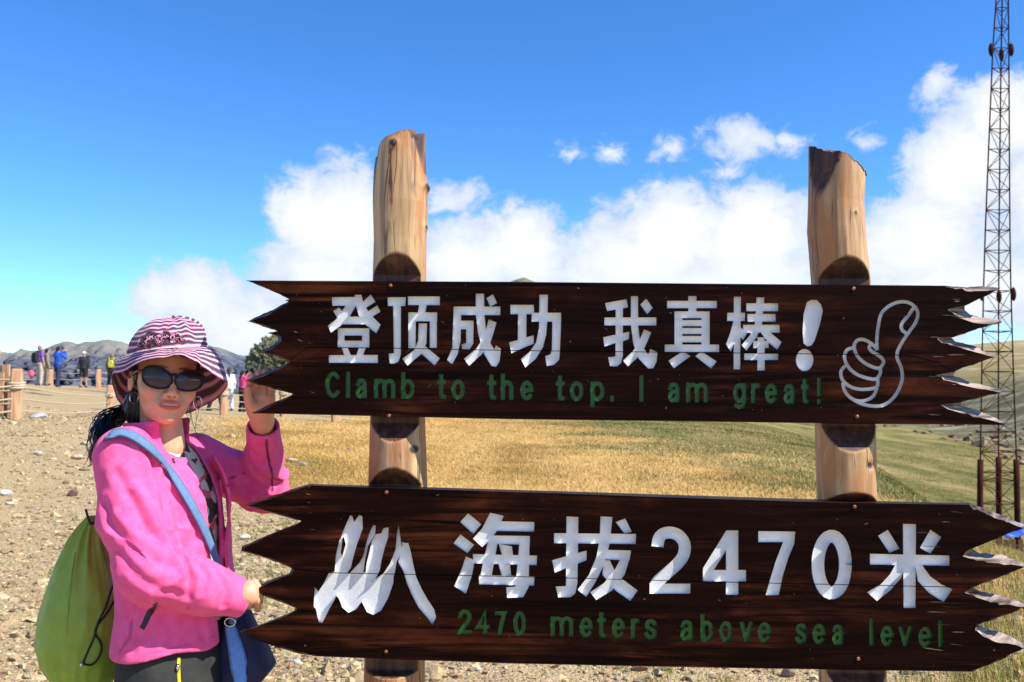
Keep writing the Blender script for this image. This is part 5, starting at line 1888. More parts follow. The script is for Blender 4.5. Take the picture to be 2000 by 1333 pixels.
# hand-placed creases: (photo path, depth, half width); negative depth is a ridge
CREASE = [([(228, 925), (256, 972), (280, 1018), (312, 1055)], 0.008, 0.011), ([(203, 985), (224, 1030), (252, 1066), (300, 1095), (345, 1108)], 0.008, 0.011),
          ([(236, 1078), (266, 1122), (312, 1152), (352, 1162)], 0.006, 0.010), ([(346, 1082), (364, 1105), (374, 1132), (368, 1166)], 0.007, 0.008),
          ([(384, 1100), (402, 1124), (396, 1156)], 0.006, 0.008), ([(426, 1124), (441, 1150), (437, 1182)], 0.006, 0.008),
          ([(284, 872), (301, 908), (313, 962), (328, 1024), (346, 1074)], 0.013, 0.010), ([(336, 962), (350, 1020), (362, 1076)], 0.007, 0.011),
          ([(372, 1010), (384, 1050), (392, 1090)], 0.005, 0.010), ([(252, 1196), (262, 1230), (258, 1270)], 0.007, 0.010), ([(320, 1205), (332, 1240), (330, 1275)], 0.005, 0.012),
          ([(390, 1205), (396, 1240)], 0.005, 0.010), ([(262, 955), (290, 990), (300, 1030)], -0.006, 0.012), ([(225, 1005), (262, 1045), (310, 1078)], -0.006, 0.012),
          ([(430, 935), (455, 957), (482, 968)], 0.007, 0.009), ([(492, 912), (514, 934), (542, 946)], 0.008, 0.009), ([(492, 880), (512, 902), (532, 908)], 0.006, 0.008),
          ([(470, 950), (500, 975), (530, 978)], 0.007, 0.010), ([(270, 840), (292, 862), (318, 900)], 0.006, 0.009)]
jn = sgrad(f_jacket_all, jV, 0.006)
disp = np.zeros(len(jV))
for (pth, dep_, wid_) in CREASE:
    dep_ *= 0.72
    ps = np.array([trace(f_jacket_all, u, v, 1.9, 2.7) for (u, v) in pth])
    ps = catmull(ps, 4)
    dm = np.full(len(jV), 9.0)
    for a, b in zip(ps[:-1], ps[1:]):
        dm = np.minimum(dm, sd_cap(jV, a, b, 0.0))
    disp += -dep_ * np.exp(-(dm / wid_) ** 2) + 0.45 * dep_ * np.exp(-((dm - 1.9 * wid_) / wid_) ** 2)
outside = 1 - smooth(-f_loft(jV, 0.0), -0.004, 0.002)
jV = jV + jn * (disp * outside)[:, None].astype(F32)
jk = mobj('jacket', jV, jF, MATS['fleece'], person, True, {'seam': seam, 'lining': lining})

tV, tF = sdf_mesh(f_shirt, [-1.10, 2.02, 0.78], [-0.66, 2.52, 1.40], 0.006)
mobj('shirt', tV, tF, MATS['floral'], person, True)
tV, tF = sdf_mesh(f_trousers, [-1.16, 2.0, FEET_Z], [-0.62, 2.56, 0.96], 0.0075, margin=0.01)
tr = mobj('trousers', tV, tF, MATS['trouser_cloth'], person, True)
for (a, nm) in ((ANK_R, 0), (ANK_L, 1)):
    heel, toe = a + np.array([-0.02, 0, 0]) - BODY_F * 0.03, a + BODY_F * 0.15
    heel[2] = FEET_Z + 0.045
    toe[2] = FEET_Z + 0.036

    def f_shoe(p, heel=heel, toe=toe, a=a):
        d = smin(sd_cap(p, heel, toe, 0.043, 0.036), sd_cap(p, a + np.array([0, 0, 0.03]), heel + BODY_F * 0.03, 0.045, 0.05), 0.04)
        return np.maximum(d, (FEET_Z + 0.004) - p[:, 2])
    tV, tF = sdf_mesh(f_shoe, np.minimum(heel, toe) - 0.1, np.maximum(np.maximum(heel, toe), a) + 0.12, 0.008)
    mobj('shoe', tV, tF, MATS['shoe'], person, True)


# ------------------------------------------------------------------ ribbons laid over cloth
def ribbon(path, width, thick, f, lift, n=8, d0=1.85, d1=2.7, pre=None):
    """a strip following photo pixels over the surface f"""
    px = [tuple(q_) for q_ in catmull([np.array(q_, float) for q_ in path], n)]
    pts = np.array([trace(f, u, v, d0, d1) for u, v in px])
    for _ in range(6):
        pts[1:-1] = 0.25 * pts[:-2] + 0.5 * pts[1:-1] + 0.25 * pts[2:]
    if pre:
        pts = np.concatenate([np.array(pre), pts])
    nr_ = sgrad(f, pts, 0.012)
    for _ in range(8):
        nr_[1:-1] = 0.25 * nr_[:-2] + 0.5 * nr_[1:-1] + 0.25 * nr_[2:]
    nr_ /= ln(nr_)[:, None]
    return strip(pts + nr_ * lift, nr_, width, thick)


def strip(pts, nr_, width, thick):
    V, F = [], []
    m = len(pts)
    for i_ in range(m):
        t_ = pts[min(i_ + 1, m - 1)] - pts[max(i_ - 1, 0)]
        t_ = t_ / (np.linalg.norm(t_) + 1e-9)
        sd = np.cross(t_, nr_[i_])
        sd /= np.linalg.norm(sd)
        w_ = width if np.isscalar(width) else width[i_]
        for (a, b) in ((-1, 0), (-0.5, 1), (0.5, 1), (1, 0), (0.5, -1), (-0.5, -1)):
            V.append(pts[i_] + sd * a * w_ / 2 + nr_[i_] * b * thick / 2)
    for i_ in range(m - 1):
        for k_ in range(6):
            F.append((i_ * 6 + k_, i_ * 6 + (k_ + 1) % 6, (i_ + 1) * 6 + (k_ + 1) % 6, (i_ + 1) * 6 + k_))
    F += [tuple(range(5, -1, -1)), tuple(range((m - 1) * 6, m * 6))]
    return V, F


# pocket zip, trouser zip, collar zip
V, F = ribbon([(302, 1180), (290, 1203), (277, 1228)], 0.014, 0.004, f_jacket_all, 0.001)
mobj('pocket_zip', V, F, MATS['zip_black'], jk, True)
V, F = ribbon([(349, 1284), (348, 1305), (350, 1345), (352, 1400)], 0.009, 0.004, f_trousers, 0.001)
zp = mobj('pocket_zip', V, F, MATS['zip_yellow'], tr, True)
V, F = ribbon([(322, 868), (334, 888), (340, 905)], 0.007, 0.004, f_jacket_all, 0.001)
mobj('collar_zip', V, F, MATS['zip_black'], jk, True)
c_ = trace(f_trousers, 349, 1303, 1.9, 2.6)
mb = MB()
mb.tube([c_ + [0, -0.004, 0.008], c_ + [0, -0.006, 0.0], c_ + [0, -0.004, -0.010]], [0.003, 0.005, 0.003], 8)
mobj('zip_pull', mb.V, mb.F, MATS['chrome'], zp, True)

# ------------------------------------------------------------------ hair
def f_hair(p):
    q = head_local(p)
    d = sd_ell(q, (0, 0.018, 0.030), (0.082, 0.098, 0.090))
    face = np.maximum(q[:, 1] + 0.012 - 0.35 * np.clip(q[:, 2], -1, 0.1), q[:, 2] - 0.055)
    d = smax(d, -face.astype(F32) * 1.0 - 0.0, 0.006) if False else np.maximum(d, -smax((q[:, 1] + 0.02), -(0.052 - q[:, 2]), 0.004))
    m = np.abs(q[:, 0])
    d = np.maximum(d, -(q[:, 2] + 0.085))
    d = np.minimum(d, sd_ell(q, (-0.03, 0.075, -0.075), (0.045, 0.035, 0.055)))
    d = d - (0.003 * vnoise(q.astype(np.float64) * np.array([260, 60, 30]), 3)).astype(F32)
    return d.astype(F32)


hV, hF = sdf_mesh(f_hair, HC - 0.15, HC + 0.15, 0.0035, margin=0.01)
mb = MB()
mb.V, mb.F = [tuple(v) for v in hV], [tuple(f_) for f_ in hF]
rg = np.random.default_rng(5)
spine = [P(256, 790, 2.33), P(236, 812, 2.32), P(212, 828, 2.28), P(200, 846, 2.22), P(196, 868, 2.17), P(188, 890, 2.13), P(181, 908, 2.12)]
for s in range(420):
    o1, o2, ph = rg.normal(0, 1, 3), rg.normal(0, 1, 3), rg.uniform(0, 6.28)
    stop = rg.uniform(0.3, 1.0)
    cp = []
    sp = catmull(spine, 6)
    m_ = int(len(sp) * stop)
    for i_, pnt in enumerate(sp[:m_]):
        t_ = i_ / len(sp)
        wid = 0.012 + 0.017 * math.sin(math.pi * min(1, t_ * 1.25)) + 0.004
        cur = 0.0042 * np.array([math.sin(ph + 21 * t_), math.cos(ph * 2 + 17 * t_), math.sin(ph * 3 + 23 * t_)])
        cp.append(np.array(pnt) + o1 * wid * 0.36 * (0.6 + t_) + cur * (0.4 + t_))
    if len(cp) > 3:
        mb.tube(cp, [0.0017 * (1 - 0.75 * (i_ / len(cp)) ** 2) for i_ in range(len(cp))], 4, False)
for s in range(26):    # loose strands by the neck and cheek
    st_ = hw((rg.choice([-0.070, -0.074, 0.070]), rg.uniform(-0.01, 0.06), -0.04 + rg.normal(0, 0.01)))
    en = st_ + np.array([rg.normal(0, 0.012), rg.normal(0, 0.012), -rg.uniform(0.04, 0.10)])
    mb.tube(catmull([st_, (st_ + en) / 2 + rg.normal(0, 0.006, 3), en], 4), 0.0007, 4, False)
mobj('hair', mb.V, mb.F, MATS['hair'], person, True)

# ------------------------------------------------------------------ striped sun hat
RIM = [(345, 694, 2.085), (373, 704, 2.09), (399, 718, 2.115), (425, 738, 2.165), (444, 748, 2.25), (437, 766, 2.335), (414, 785, 2.40), (368, 806, 2.455),
       (312, 813, 2.475), (264, 806, 2.445), (237, 790, 2.39), (224, 765, 2.32), (219, 735, 2.215), (244, 724, 2.14), (286, 704, 2.10), (318, 697, 2.085)]
NHAT = 192


def closed(pts, n):
    m_ = len(pts)
    pts = [np.array(q_, float) for q_ in pts]
    out = []
    for k_ in range(n):
        t_ = k_ / n * m_
        i_ = int(t_) % m_
        f_ = t_ - int(t_)
        p0, p1, p2, p3 = pts[(i_ - 1) % m_], pts[i_], pts[(i_ + 1) % m_], pts[(i_ + 2) % m_]
        out.append(0.5 * (2 * p1 + (p2 - p0) * f_ + (2 * p0 - 5 * p1 + 4 * p2 - p3) * f_ ** 2 + (3 * p1 - p0 - 3 * p2 + p3) * f_ ** 3))
    return np.array(out)


rim = closed([P(*r_) for r_ in RIM], NHAT)
HATC = HC + np.array([0.002, 0.012, 0.0])
bandz = 0.066
tiltv = np.array([0.10, -0.02])            # band rises to picture right
band, crown_top = [], None
ups = np.array([0, 0, 1.0])
for k_ in range(NHAT):
    # direction of each rim point seen from the head's axis
    dv = rim[k_][:2] - HATC[:2]
    dv = dv / np.linalg.norm(dv)
    rr_ = 0.091 + 0.012 * abs(dv @ HF[:2])
    b_ = np.array([HATC[0] + dv[0] * rr_, HATC[1] + dv[1] * rr_, HATC[2] + bandz + 0.012 * dv[0] + 0.002 * dv[1]])
    band.append(b_)
band = np.array(band)
rows, srow = [], []
dist0 = ln(rim - band)
NB = 22
for j in range(NB + 1):
    t_ = j / NB                      # 0 rim, 1 band
    out_ = rim - band
    hor = np.c_[out_[:, :2], np.zeros(NHAT)]
    mid = band + hor * 0.62 + np.array([0, 0, 0.006]) * 1.0
    p = (1 - t_) ** 2 * rim + 2 * t_ * (1 - t_) * mid + t_ ** 2 * band
    an = np.linspace(0, 2 * math.pi, NHAT, endpoint=False)
    wav = 0.0060 * vnoise(np.c_[np.cos(an) * 3.2, np.sin(an) * 3.2, np.full(NHAT, t_ * 1.2)], 61) + 0.0028 * vnoise(np.c_[np.cos(an) * 9, np.sin(an) * 9, np.full(NHAT, t_ * 2.0)], 62)
    p = p + np.outer(wav * math.sin(math.pi * min(1, t_ + 0.25)) ** 0.7, [0.3, -0.6, 0.75])
    rows.append(p)
    srow.append(np.full(NHAT, (1 - t_) * -1.0) * dist0.mean() / 0.0172)
cc = band.mean(0)
CH = 0.083
for (rs, hz) in ((1.0, 0.10), (0.99, 0.22), (0.965, 0.36), (0.925, 0.5), (0.875, 0.62), (0.81, 0.73), (0.72, 0.83), (0.60, 0.91), (0.45, 0.965), (0.25, 0.993), (0.02, 1.0)):
    an = np.linspace(0, 2 * math.pi, NHAT, endpoint=False)
    p = cc + (band - cc) * np.array([rs, rs, 1.0 - hz * 0.7]) + np.array([0.002, 0.006, CH]) * np.array([hz, hz, hz])
    wav = 0.0042 * vnoise(np.c_[np.cos(an) * 3.0, np.sin(an) * 3.0, np.full(NHAT, hz * 3.0)], 71)
    p = p + np.c_[np.cos(an) * 0, np.sin(an) * 0, wav] + (p - cc) * (wav * 6)[:, None]
    rows.append(p)
    srow.append(np.full(NHAT, (hz * CH + (1 - rs) * 0.075) / 0.0162))
hatV = np.concatenate(rows)
nrw = len(rows)
i_ = np.arange(nrw - 1)[:, None] * NHAT
k_ = np.arange(NHAT)[None]
hatF = np.stack([i_ + k_, i_ + (k_ + 1) % NHAT, i_ + NHAT + (k_ + 1) % NHAT, i_ + NHAT + k_], -1).reshape(-1, 4)
hat = mobj('sun_hat', hatV, hatF, MATS['hat_cloth'], person, True, {'stripe': np.concatenate(srow) + 40.0})
hat['label'] = 'floppy sun hat in pink, white and navy stripes'
sol = hat.modifiers.new('thick', 'SOLIDIFY')
sol.thickness = 0.0016
sol.offset = 0
# ruffled rosettes at the front of the band
for (u, v, d, r0, sd) in ((284, 671, 2.136, 0.020, 1), (306, 664, 2.126, 0.026, 2), (333, 660, 2.124, 0.021, 3), (352, 661, 2.130, 0.013, 4)):
    rg = np.random.default_rng(sd)
    c_ = P(u, v, d)
    fx = np.array([0.93, 0.36, 0.0])
    fz = np.array([-0.05, 0.15, 0.98])
    fo = np.array([0.32, -0.93, 0.15])
    V, F, S_ = [], [], []
    n = 90
    for i_ in range(n):
        t_ = i_ / n
        an = t_ * 2 * math.pi * 3.2 + sd
        rd = r0 * (0.12 + 0.88 * t_) * (1 + 0.16 * math.sin(an * 5 + sd))
        bpt = c_ + fx * math.cos(an) * rd * 1.15 + fz * math.sin(an) * rd * 0.75
        hgt = 0.013 * (1 - 0.45 * t_)
        V += [bpt - fo * 0.004, bpt + fo * hgt + (fx * math.cos(an) + fz * math.sin(an)) * 0.004 * math.sin(an * 4)]
        S_ += [sd * 0.3 + t_ * 9, sd * 0.3 + t_ * 9 + 0.55]
        if i_:
            F.append((2 * i_ - 2, 2 * i_, 2 * i_ + 1, 2 * i_ - 1))
    ro = mobj('rosette', V, F, MATS['hat_cloth'], hat, True, {'stripe': np.array(S_)})
    so = ro.modifiers.new('thick', 'SOLIDIFY')
    so.thickness = 0.0012

# ------------------------------------------------------------------ sunglasses
glass = bpy.data.objects.new('sunglasses', None)
glass.parent = person
COL.objects.link(glass)
glass['label'] = 'large dark oval sunglasses'


def wrap(x, z):
    """place a point of the flat spectacle front on the curved plane before the eyes"""
    return hw((x, -0.1015 + 1.35 * x * x + 0.10 * abs(z + 0.004) ** 1.0 * 0.25, z))


def lens_outline(sgn, grow=0.0, n=44):
    out = []
    for k_ in range(n):
        a = 2 * math.pi * k_ / n
        cx, cz = 0.0368, -0.004
        x = math.copysign(abs(math.cos(a)) ** 0.88, math.cos(a)) * (0.0315 + grow)
        z = math.copysign(abs(math.sin(a)) ** 0.86, math.sin(a)) * (0.0228 + grow)
        z += 0.0045 * (x / 0.03) * (1 if math.sin(a) > 0 else 0.6) + (0.002 if math.sin(a) > 0 else 0) * (x / 0.03)
        out.append((sgn * (cx + x), cz + z))
    return out


for sgn in (-1, 1):
    inn = lens_outline(sgn, 0.0)
    out_ = lens_outline(sgn, 0.0042)
    n = len(inn)
    V, F = [], []
    for (loop, dz) in ((inn, -0.0005), (inn, -0.0032), (out_, -0.0030), (out_, 0.0022), (inn, 0.0015)):
        for (x, z) in loop:
            V.append(wrap(x, z) - HF * dz * -1.0 * -1)
    for r_ in range(4):
        for k_ in range(n):
            F.append((r_ * n + k_, r_ * n + (k_ + 1) % n, (r_ + 1) * n + (k_ + 1) % n, (r_ + 1) * n + k_))
    mobj('frame', V, F, MATS['glasses_frame'], glass, True)
    V, F, G = [], [], []
    cen_ = (sgn * 0.0368, -0.004)
    for r_ in (1.0, 0.75, 0.5, 0.25, 0.01):
        for (x, z) in inn:
            xx, zz = cen_[0] + (x - cen_[0]) * r_ * 1.02, cen_[1] + (z - cen_[1]) * r_ * 1.02
            V.append(wrap(xx, zz) + HF * (0.0018 * (1 - r_ * r_)))
            G.append(min(1, max(0, (zz + 0.026) / 0.042)))
    for r_ in range(4):
        for k_ in range(n):
            F.append((r_ * n + k_, r_ * n + (k_ + 1) % n, (r_ + 1) * n + (k_ + 1) % n, (r_ + 1) * n + k_))
    mobj('lens', V, F, MATS['lens'], glass, True, {'grad': np.array(G)})
    mb = MB()
    mb.tube(catmull([wrap(sgn * 0.0715, 0.010), hw((sgn * 0.0775, -0.075, 0.009)), hw((sgn * 0.0785, -0.03, 0.004)), hw((sgn * 0.0775, 0.012, -0.002)), hw((sgn * 0.076, 0.03, -0.02))], 4),
            [0.0042] * 17, 8, True, 0.55)
    mb.build('temple', MATS['glasses_frame'], glass, True)
mb = MB()
mb.tube(catmull([wrap(-0.0075, 0.004), wrap(-0.003, 0.0072) + HF * 0.001, wrap(0.003, 0.0072) + HF * 0.001, wrap(0.0075, 0.004)], 4), 0.0032, 8)
mb.build('bridge', MATS['glasses_frame'], glass, True)
# hoop earrings
for (px, r_, fx) in (((262, 778, 2.215), 0.0145, 0.35), ((386, 787, 2.235), 0.0155, 0.35)):
    c_ = P(*px)
    pts = [c_ + np.array([r_ * fx * math.cos(a), r_ * 0.9 * math.cos(a), r_ * math.sin(a)]) for a in np.linspace(0, 2 * math.pi, 26)]
    mb = MB()
    mb.tube(pts, 0.0014, 6, False)
    mb.build('hoop_earring', MATS['chrome'], person, True)

# ================================================================== bags
def f_cloth_hull(p):
    sh = sd_cap(p, SH_R + BODY_S * 0.010, SH_R * 0.7 + EL_R * 0.3, 0.076, 0.066)
    return smin(smin(f_loft(p, 0.004), sh, 0.035), f_flap(p), 0.01)


BAGC = P(152, 1205, 2.27)
green_bag = root('drawstring_bag', tuple(P(150, 1350, 2.27)), 'lime green drawstring bag on the woman\'s back', 'bag')
GB = [(1008, 181, 0.012, 0.012), (1030, 172, 0.026, 0.024), (1060, 166, 0.042, 0.040), (1100, 163, 0.062, 0.060), (1150, 160, 0.084, 0.080), (1200, 158, 0.098, 0.092), (1250, 156, 0.103, 0.098),
      (1290, 160, 0.096, 0.092), (1320, 166, 0.078, 0.076), (1340, 172, 0.052, 0.052), (1352, 176, 0.018, 0.02)]
rows = []
NG = 96
vs = np.linspace(1008, 1352, 70)
for v in vs:
    cu = np.interp(v, [g_[0] for g_ in GB], [g_[1] for g_ in GB])
    ra = np.interp(v, [g_[0] for g_ in GB], [g_[2] for g_ in GB])
    rb_ = np.interp(v, [g_[0] for g_ in GB], [g_[3] for g_ in GB])
    c_ = P(cu, v, 2.29)
    an = np.linspace(0, 2 * math.pi, NG, endpoint=False)
    top = 1 - smooth(v, 1020, 1150)
    gat = 1 + top * (0.16 * np.sin(an * 11) + 0.08 * np.sin(an * 17 + 1)) + 0.05 * vnoise(np.c_[np.cos(an) * 2.2, np.sin(an) * 2.2, np.full(NG, v / 60)], 3) \
        + 0.045 * (1 - np.abs(vnoise(np.c_[np.cos(an) * 4 + v / 90, np.sin(an) * 4, np.full(NG, v / 45)], 7))) ** 2
    rows.append(np.c_[c_[0] + np.cos(an) * ra * gat, c_[1] + np.sin(an) * rb_ * gat, np.full(NG, c_[2])])
V = np.concatenate(rows + [rows[0].mean(0)[None], rows[-1].mean(0)[None]])
m = len(vs)
i_ = np.arange(m - 1)[:, None] * NG
k_ = np.arange(NG)[None]
F = [tuple(q_) for q_ in np.stack([i_ + k_, i_ + NG + k_, i_ + NG + (k_ + 1) % NG, i_ + (k_ + 1) % NG], -1).reshape(-1, 4)]
F += [(m * NG, q_, (q_ + 1) % NG) for q_ in range(NG)] + [(m * NG + 1, (m - 1) * NG + (q_ + 1) % NG, (m - 1) * NG + q_) for q_ in range(NG)]
gb = mobj('sack', V, F, MATS['nylon_green'], green_bag, True)
from mathutils.bvhtree import BVHTree
bag_bvh = BVHTree.FromPolygons([tuple(q_) for q_ in V], F)


def f_bagsurf(p):
    """distance to the sack, by its loft"""
    vv = np.array([to_px(q_)[1] for q_ in p])
    cu = np.interp(vv, [g_[0] for g_ in GB], [g_[1] for g_ in GB])
    ra = np.interp(vv, [g_[0] for g_ in GB], [g_[2] for g_ in GB])
    rb2 = np.interp(vv, [g_[0] for g_ in GB], [g_[3] for g_ in GB])
    cx = (cu - 1000) / FPX * 2.29
    k = np.sqrt(((p[:, 0] - cx) / ra) ** 2 + ((p[:, 1] - 2.29) / rb2) ** 2)
    return ((k - 1) * np.minimum(ra, rb2)).astype(F32)


def f_bag_and_jacket(p):
    return np.minimum(f_bagsurf(p), f_jacket_all(p))


def cord(path, r_, f, lift, name, parent):
    px = catmull([np.array(q_, float) for q_ in path], 6)
    pts = []
    for q_ in px:
        dr = Vector(P(q_[0], q_[1], 1.0) - np.array([0, 0, CAMZ])).normalized()
        hit = f.ray_cast(Vector((0, 0, CAMZ)), dr)[0]
        if hit is not None:
            pts.append(np.array(hit) - np.array(dr) * lift)
    pts = np.array(pts)
    for _ in range(3):
        pts[1:-1] = 0.25 * pts[:-2] + 0.5 * pts[1:-1] + 0.25 * pts[2:]
    mb = MB()
    mb.tube(pts, r_, 7)
    return mb.build(name, MATS['cord_black'], parent, True)


cord([(228, 1128), (218, 1152), (205, 1190), (192, 1215), (184, 1245), (172, 1272), (162, 1296)], 0.0024, bag_bvh, 0.003, 'cord', green_bag)
cord([(232, 1152), (222, 1176), (208, 1200), (190, 1222), (186, 1238), (196, 1254), (198, 1272), (188, 1292), (176, 1300), (162, 1297)], 0.0024, bag_bvh, 0.003, 'cord', green_bag)
mb = MB()
mb.tube(catmull([P(168, 997, 2.20), P(170, 1004, 2.22), P(173, 1014, 2.25), P(177, 1022, 2.27)], 4), 0.003, 7)
mb.tube([P(177, 1024, 2.215), P(190, 1020, 2.245), P(186, 1016, 2.30), P(170, 1020, 2.32)], 0.003, 7)
mb.build('cord', MATS['cord_black'], green_bag, True)
c_ = np.array(bag_bvh.ray_cast(Vector((0, 0, CAMZ)), Vector(P(161, 1297, 1.0) - np.array([0, 0, CAMZ])).normalized())[0])
mb = MB()
mb.tube([c_ + [0, -0.008, 0], c_ + [0, 0.001, 0]], [0.0045, 0.0045], 10)
mb.build('eyelet', MATS['chrome'], green_bag, True)
V, F = ribbon([(147, 1080), (140, 1120), (134, 1180), (130, 1240), (131, 1292)], 0.003, 0.0015, f_bagsurf, 0.003)
mobj('seam', V, F, MATS['nylon_green'], gb, True)

# blue shoulder bag on the far hip
blue_bag = root('shoulder_bag', tuple(P(480, 1400, 2.28)), 'navy shoulder bag with light blue strap at the woman\'s front hip', 'bag')
BB = [(1196, 446, 488, 0.030), (1215, 440, 495, 0.040), (1245, 437, 510, 0.050), (1275, 434, 524, 0.056), (1302, 432, 536, 0.058), (1330, 434, 512, 0.050), (1350, 440, 495, 0.034), (1358, 450, 480, 0.015)]
rows = []
NG = 64
vs = np.linspace(1196, 1358, 44)
for v in vs:
    l_, r_, dp = [np.interp(v, [g_[0] for g_ in BB], [g_[q_] for g_ in BB]) for q_ in (1, 2, 3)]
    DB = 2.275
    c_ = P((l_ + r_) / 2, v, DB)
    hwid = (r_ - l_) / 2 / FPX * DB
    an = np.linspace(0, 2 * math.pi, NG, endpoint=False)
    cx = np.sign(np.cos(an)) * np.abs(np.cos(an)) ** 0.6
    sx_ = np.sign(np.sin(an)) * np.abs(np.sin(an)) ** 0.6
    nz = 1 + 0.06 * vnoise(np.c_[np.cos(an) * 2, np.sin(an) * 2, np.full(NG, v / 30)], 9)
    rows.append(np.c_[c_[0] + cx * hwid * nz, c_[1] + sx_ * dp * nz, np.full(NG, c_[2])])
V = np.concatenate(rows + [rows[0].mean(0)[None], rows[-1].mean(0)[None]])
m = len(vs)
i_ = np.arange(m - 1)[:, None] * NG
k_ = np.arange(NG)[None]
F = [tuple(q_) for q_ in np.stack([i_ + k_, i_ + NG + k_, i_ + NG + (k_ + 1) % NG, i_ + (k_ + 1) % NG], -1).reshape(-1, 4)]
F += [(m * NG, q_, (q_ + 1) % NG) for q_ in range(NG)] + [(m * NG + 1, (m - 1) * NG + (q_ + 1) % NG, (m - 1) * NG + q_) for q_ in range(NG)]
mobj('pouch', V, F, MATS['bag_navy'], blue_bag, True)
bb_ = V
# light blue tongue on the bag's side with its ring
px = [(449, 1222), (456, 1250), (463, 1280), (468, 1310), (470, 1345)]
pts = np.array([P(u, v, 2.275 - 0.045 - 0.018 * smooth(v, 1215, 1290)) for u, v in [tuple(q_) for q_ in catmull([np.array(q_, float) for q_ in px], 6)]])
nr_ = np.tile(np.array([0.25, -0.95, 0.15]) / np.linalg.norm([0.25, -0.95, 0.15]), (len(pts), 1))
V, F = strip(pts, nr_, np.interp(np.linspace(0, 1, len(pts)), [0, 0.35, 0.7, 1.0], [0.026, 0.036, 0.042, 0.026]), 0.006)
mobj('side_strap', V, F, MATS['bag_blue'], blue_bag, True)
pts = np.array([P(457, 1196, 2.225), P(456, 1208, 2.226), P(453, 1220, 2.228)])
V, F = strip(pts, np.tile(nr_[0], (3, 1)), 0.019, 0.007)
mobj('strap_loop', V, F, MATS['strap_blue'], blue_bag, True)
c_ = P(450, 1215, 2.222)
mb = MB()
mb.tube([c_ + np.array([0.013 * math.cos(a), -0.004, 0.010 * math.sin(a)]) for a in np.linspace(0, 2 * math.pi, 20)], 0.0018, 6, False)
mb.build('ring', MATS['chrome'], blue_bag, True)
V, F = ribbon([(216, 858), (232, 850), (252, 854), (276, 868), (304, 895), (340, 942), (376, 1000), (402, 1056), (420, 1105), (434, 1140), (446, 1170), (455, 1200)], 0.026, 0.004, f_cloth_hull, 0.0105, 7, pre=[P(213, 905, 2.30), P(209, 880, 2.25), P(210, 866, 2.20)])
st_o = mobj('strap', V, F, MATS['strap_blue'], blue_bag, True)

# ================================================================== rope fences
def post_at(u, v, d, h, w, parent, lean=0.0, seed=1):
    """square-hewn post whose foot shows at pixel (u, v)"""
    p = P(u, v, d)
    zb = land1(p[0], d) - 0.25
    zt = p[2] + h
    mb = MB()
    V, F = [], []
    ring = [(-1, -1), (0, -1.12), (1, -1), (1.12, 0), (1, 1), (0, 1.12), (-1, 1), (-1.12, 0)]
    rot = 0.55
    zs = [zb, p[2], p[2] + h * 0.3, p[2] + h * 0.6, zt - 0.05, zt - 0.012, zt]
    for q, z in enumerate(zs):
        k_ = 0.80 if q == len(zs) - 1 else 1.0
        for (a, b) in ring:
            x, y = (a * math.cos(rot) - b * math.sin(rot)) * w / 2 * k_, (a * math.sin(rot) + b * math.cos(rot)) * w / 2 * k_
            n_ = 0.05 * w * math.sin(seed * 3 + z * 9 + a)
            V.append((p[0] + x + n_ + lean * (z - p[2]), d + y, z))
    n = len(ring)
    for q in range(len(zs) - 1):
        for k_ in range(n):
            F.append((q * n + k_, q * n + (k_ + 1) % n, (q + 1) * n + (k_ + 1) % n, (q + 1) * n + k_))
    F.append(tuple(range((len(zs) - 1) * n, len(zs) * n)))
    mobj('post', V, F, MATS['fence_wood'], parent, False)
    return np.array([p[0], d, p[2]])


def rope(a, b, sag, r_, parent):
    pts = []
    for q in range(13):
        t_ = q / 12
        p = a * (1 - t_) + b * t_
        pts.append(p + np.array([0, 0, -sag * 4 * t_ * (1 - t_)]))
    mb = MB()
    mb.tube(pts, r_, 6)
    mb.build('rope', MATS['rope'], parent, True)


def coil(base, z, w, parent):
    mb = MB()
    for k_ in range(3):
        mb.tube([base + np.array([w * 0.72 * math.cos(a), w * 0.72 * math.sin(a), z + (k_ - 1) * 0.045 + 0.01 * math.sin(a)]) for a in np.linspace(0, 2 * math.pi, 14)], 0.024, 6, False)
    mb.build('rope_coil', MATS['rope'], parent, True)


def fence(name, spec, heights, label, sag, rr_, coils=True):
    f0 = P(*spec[0][:3])
    r_ = root(name, tuple(f0), label, 'fence')
    feet = []
    for q, (u, v, d, h, w) in enumerate(spec):
        feet.append((post_at(u, v, d, h, w, r_, 0.0, q + 1), h, w))
    for (a, ha, wa), (b, hb, wb) in zip(feet[:-1], feet[1:]):
        for fr in heights:
            rope(a + np.array([0, 0, ha * fr]), b + np.array([0, 0, hb * fr]), sag, rr_, r_)
    for (a, ha, wa) in feet:
        if coils:
            coil(a, ha * heights[0], wa, r_)
    return r_


fence('rope_fence', [(-190, 816, 15.0, 0.95, 0.20), (31, 816, 17.5, 0.95, 0.20), (215, 808, 30.7, 0.97, 0.22), (437, 803, 32.0, 0.95, 0.22), (553, 800, 33.5, 0.92, 0.22), (654, 823, 31.0, 0.9, 0.2), (820, 824, 33.0, 0.9, 0.2)],
      [0.66, 0.40, 0.15], 'wooden posts strung with pale ropes around the gravel viewpoint', 0.09, 0.014)
fence('rope_fence', [(-140, 757, 46.0, 0.95, 0.24), (4, 757, 46.5, 0.95, 0.24), (98, 757, 47.0, 0.95, 0.24), (192, 757, 47.0, 0.95, 0.24), (292, 760, 47.0, 0.95, 0.24), (400, 764, 48.0, 0.95, 0.24)],
      [0.85, 0.5, 0.12], 'far rope fence along the crater rim behind the visitors', 0.08, 0.018, False)
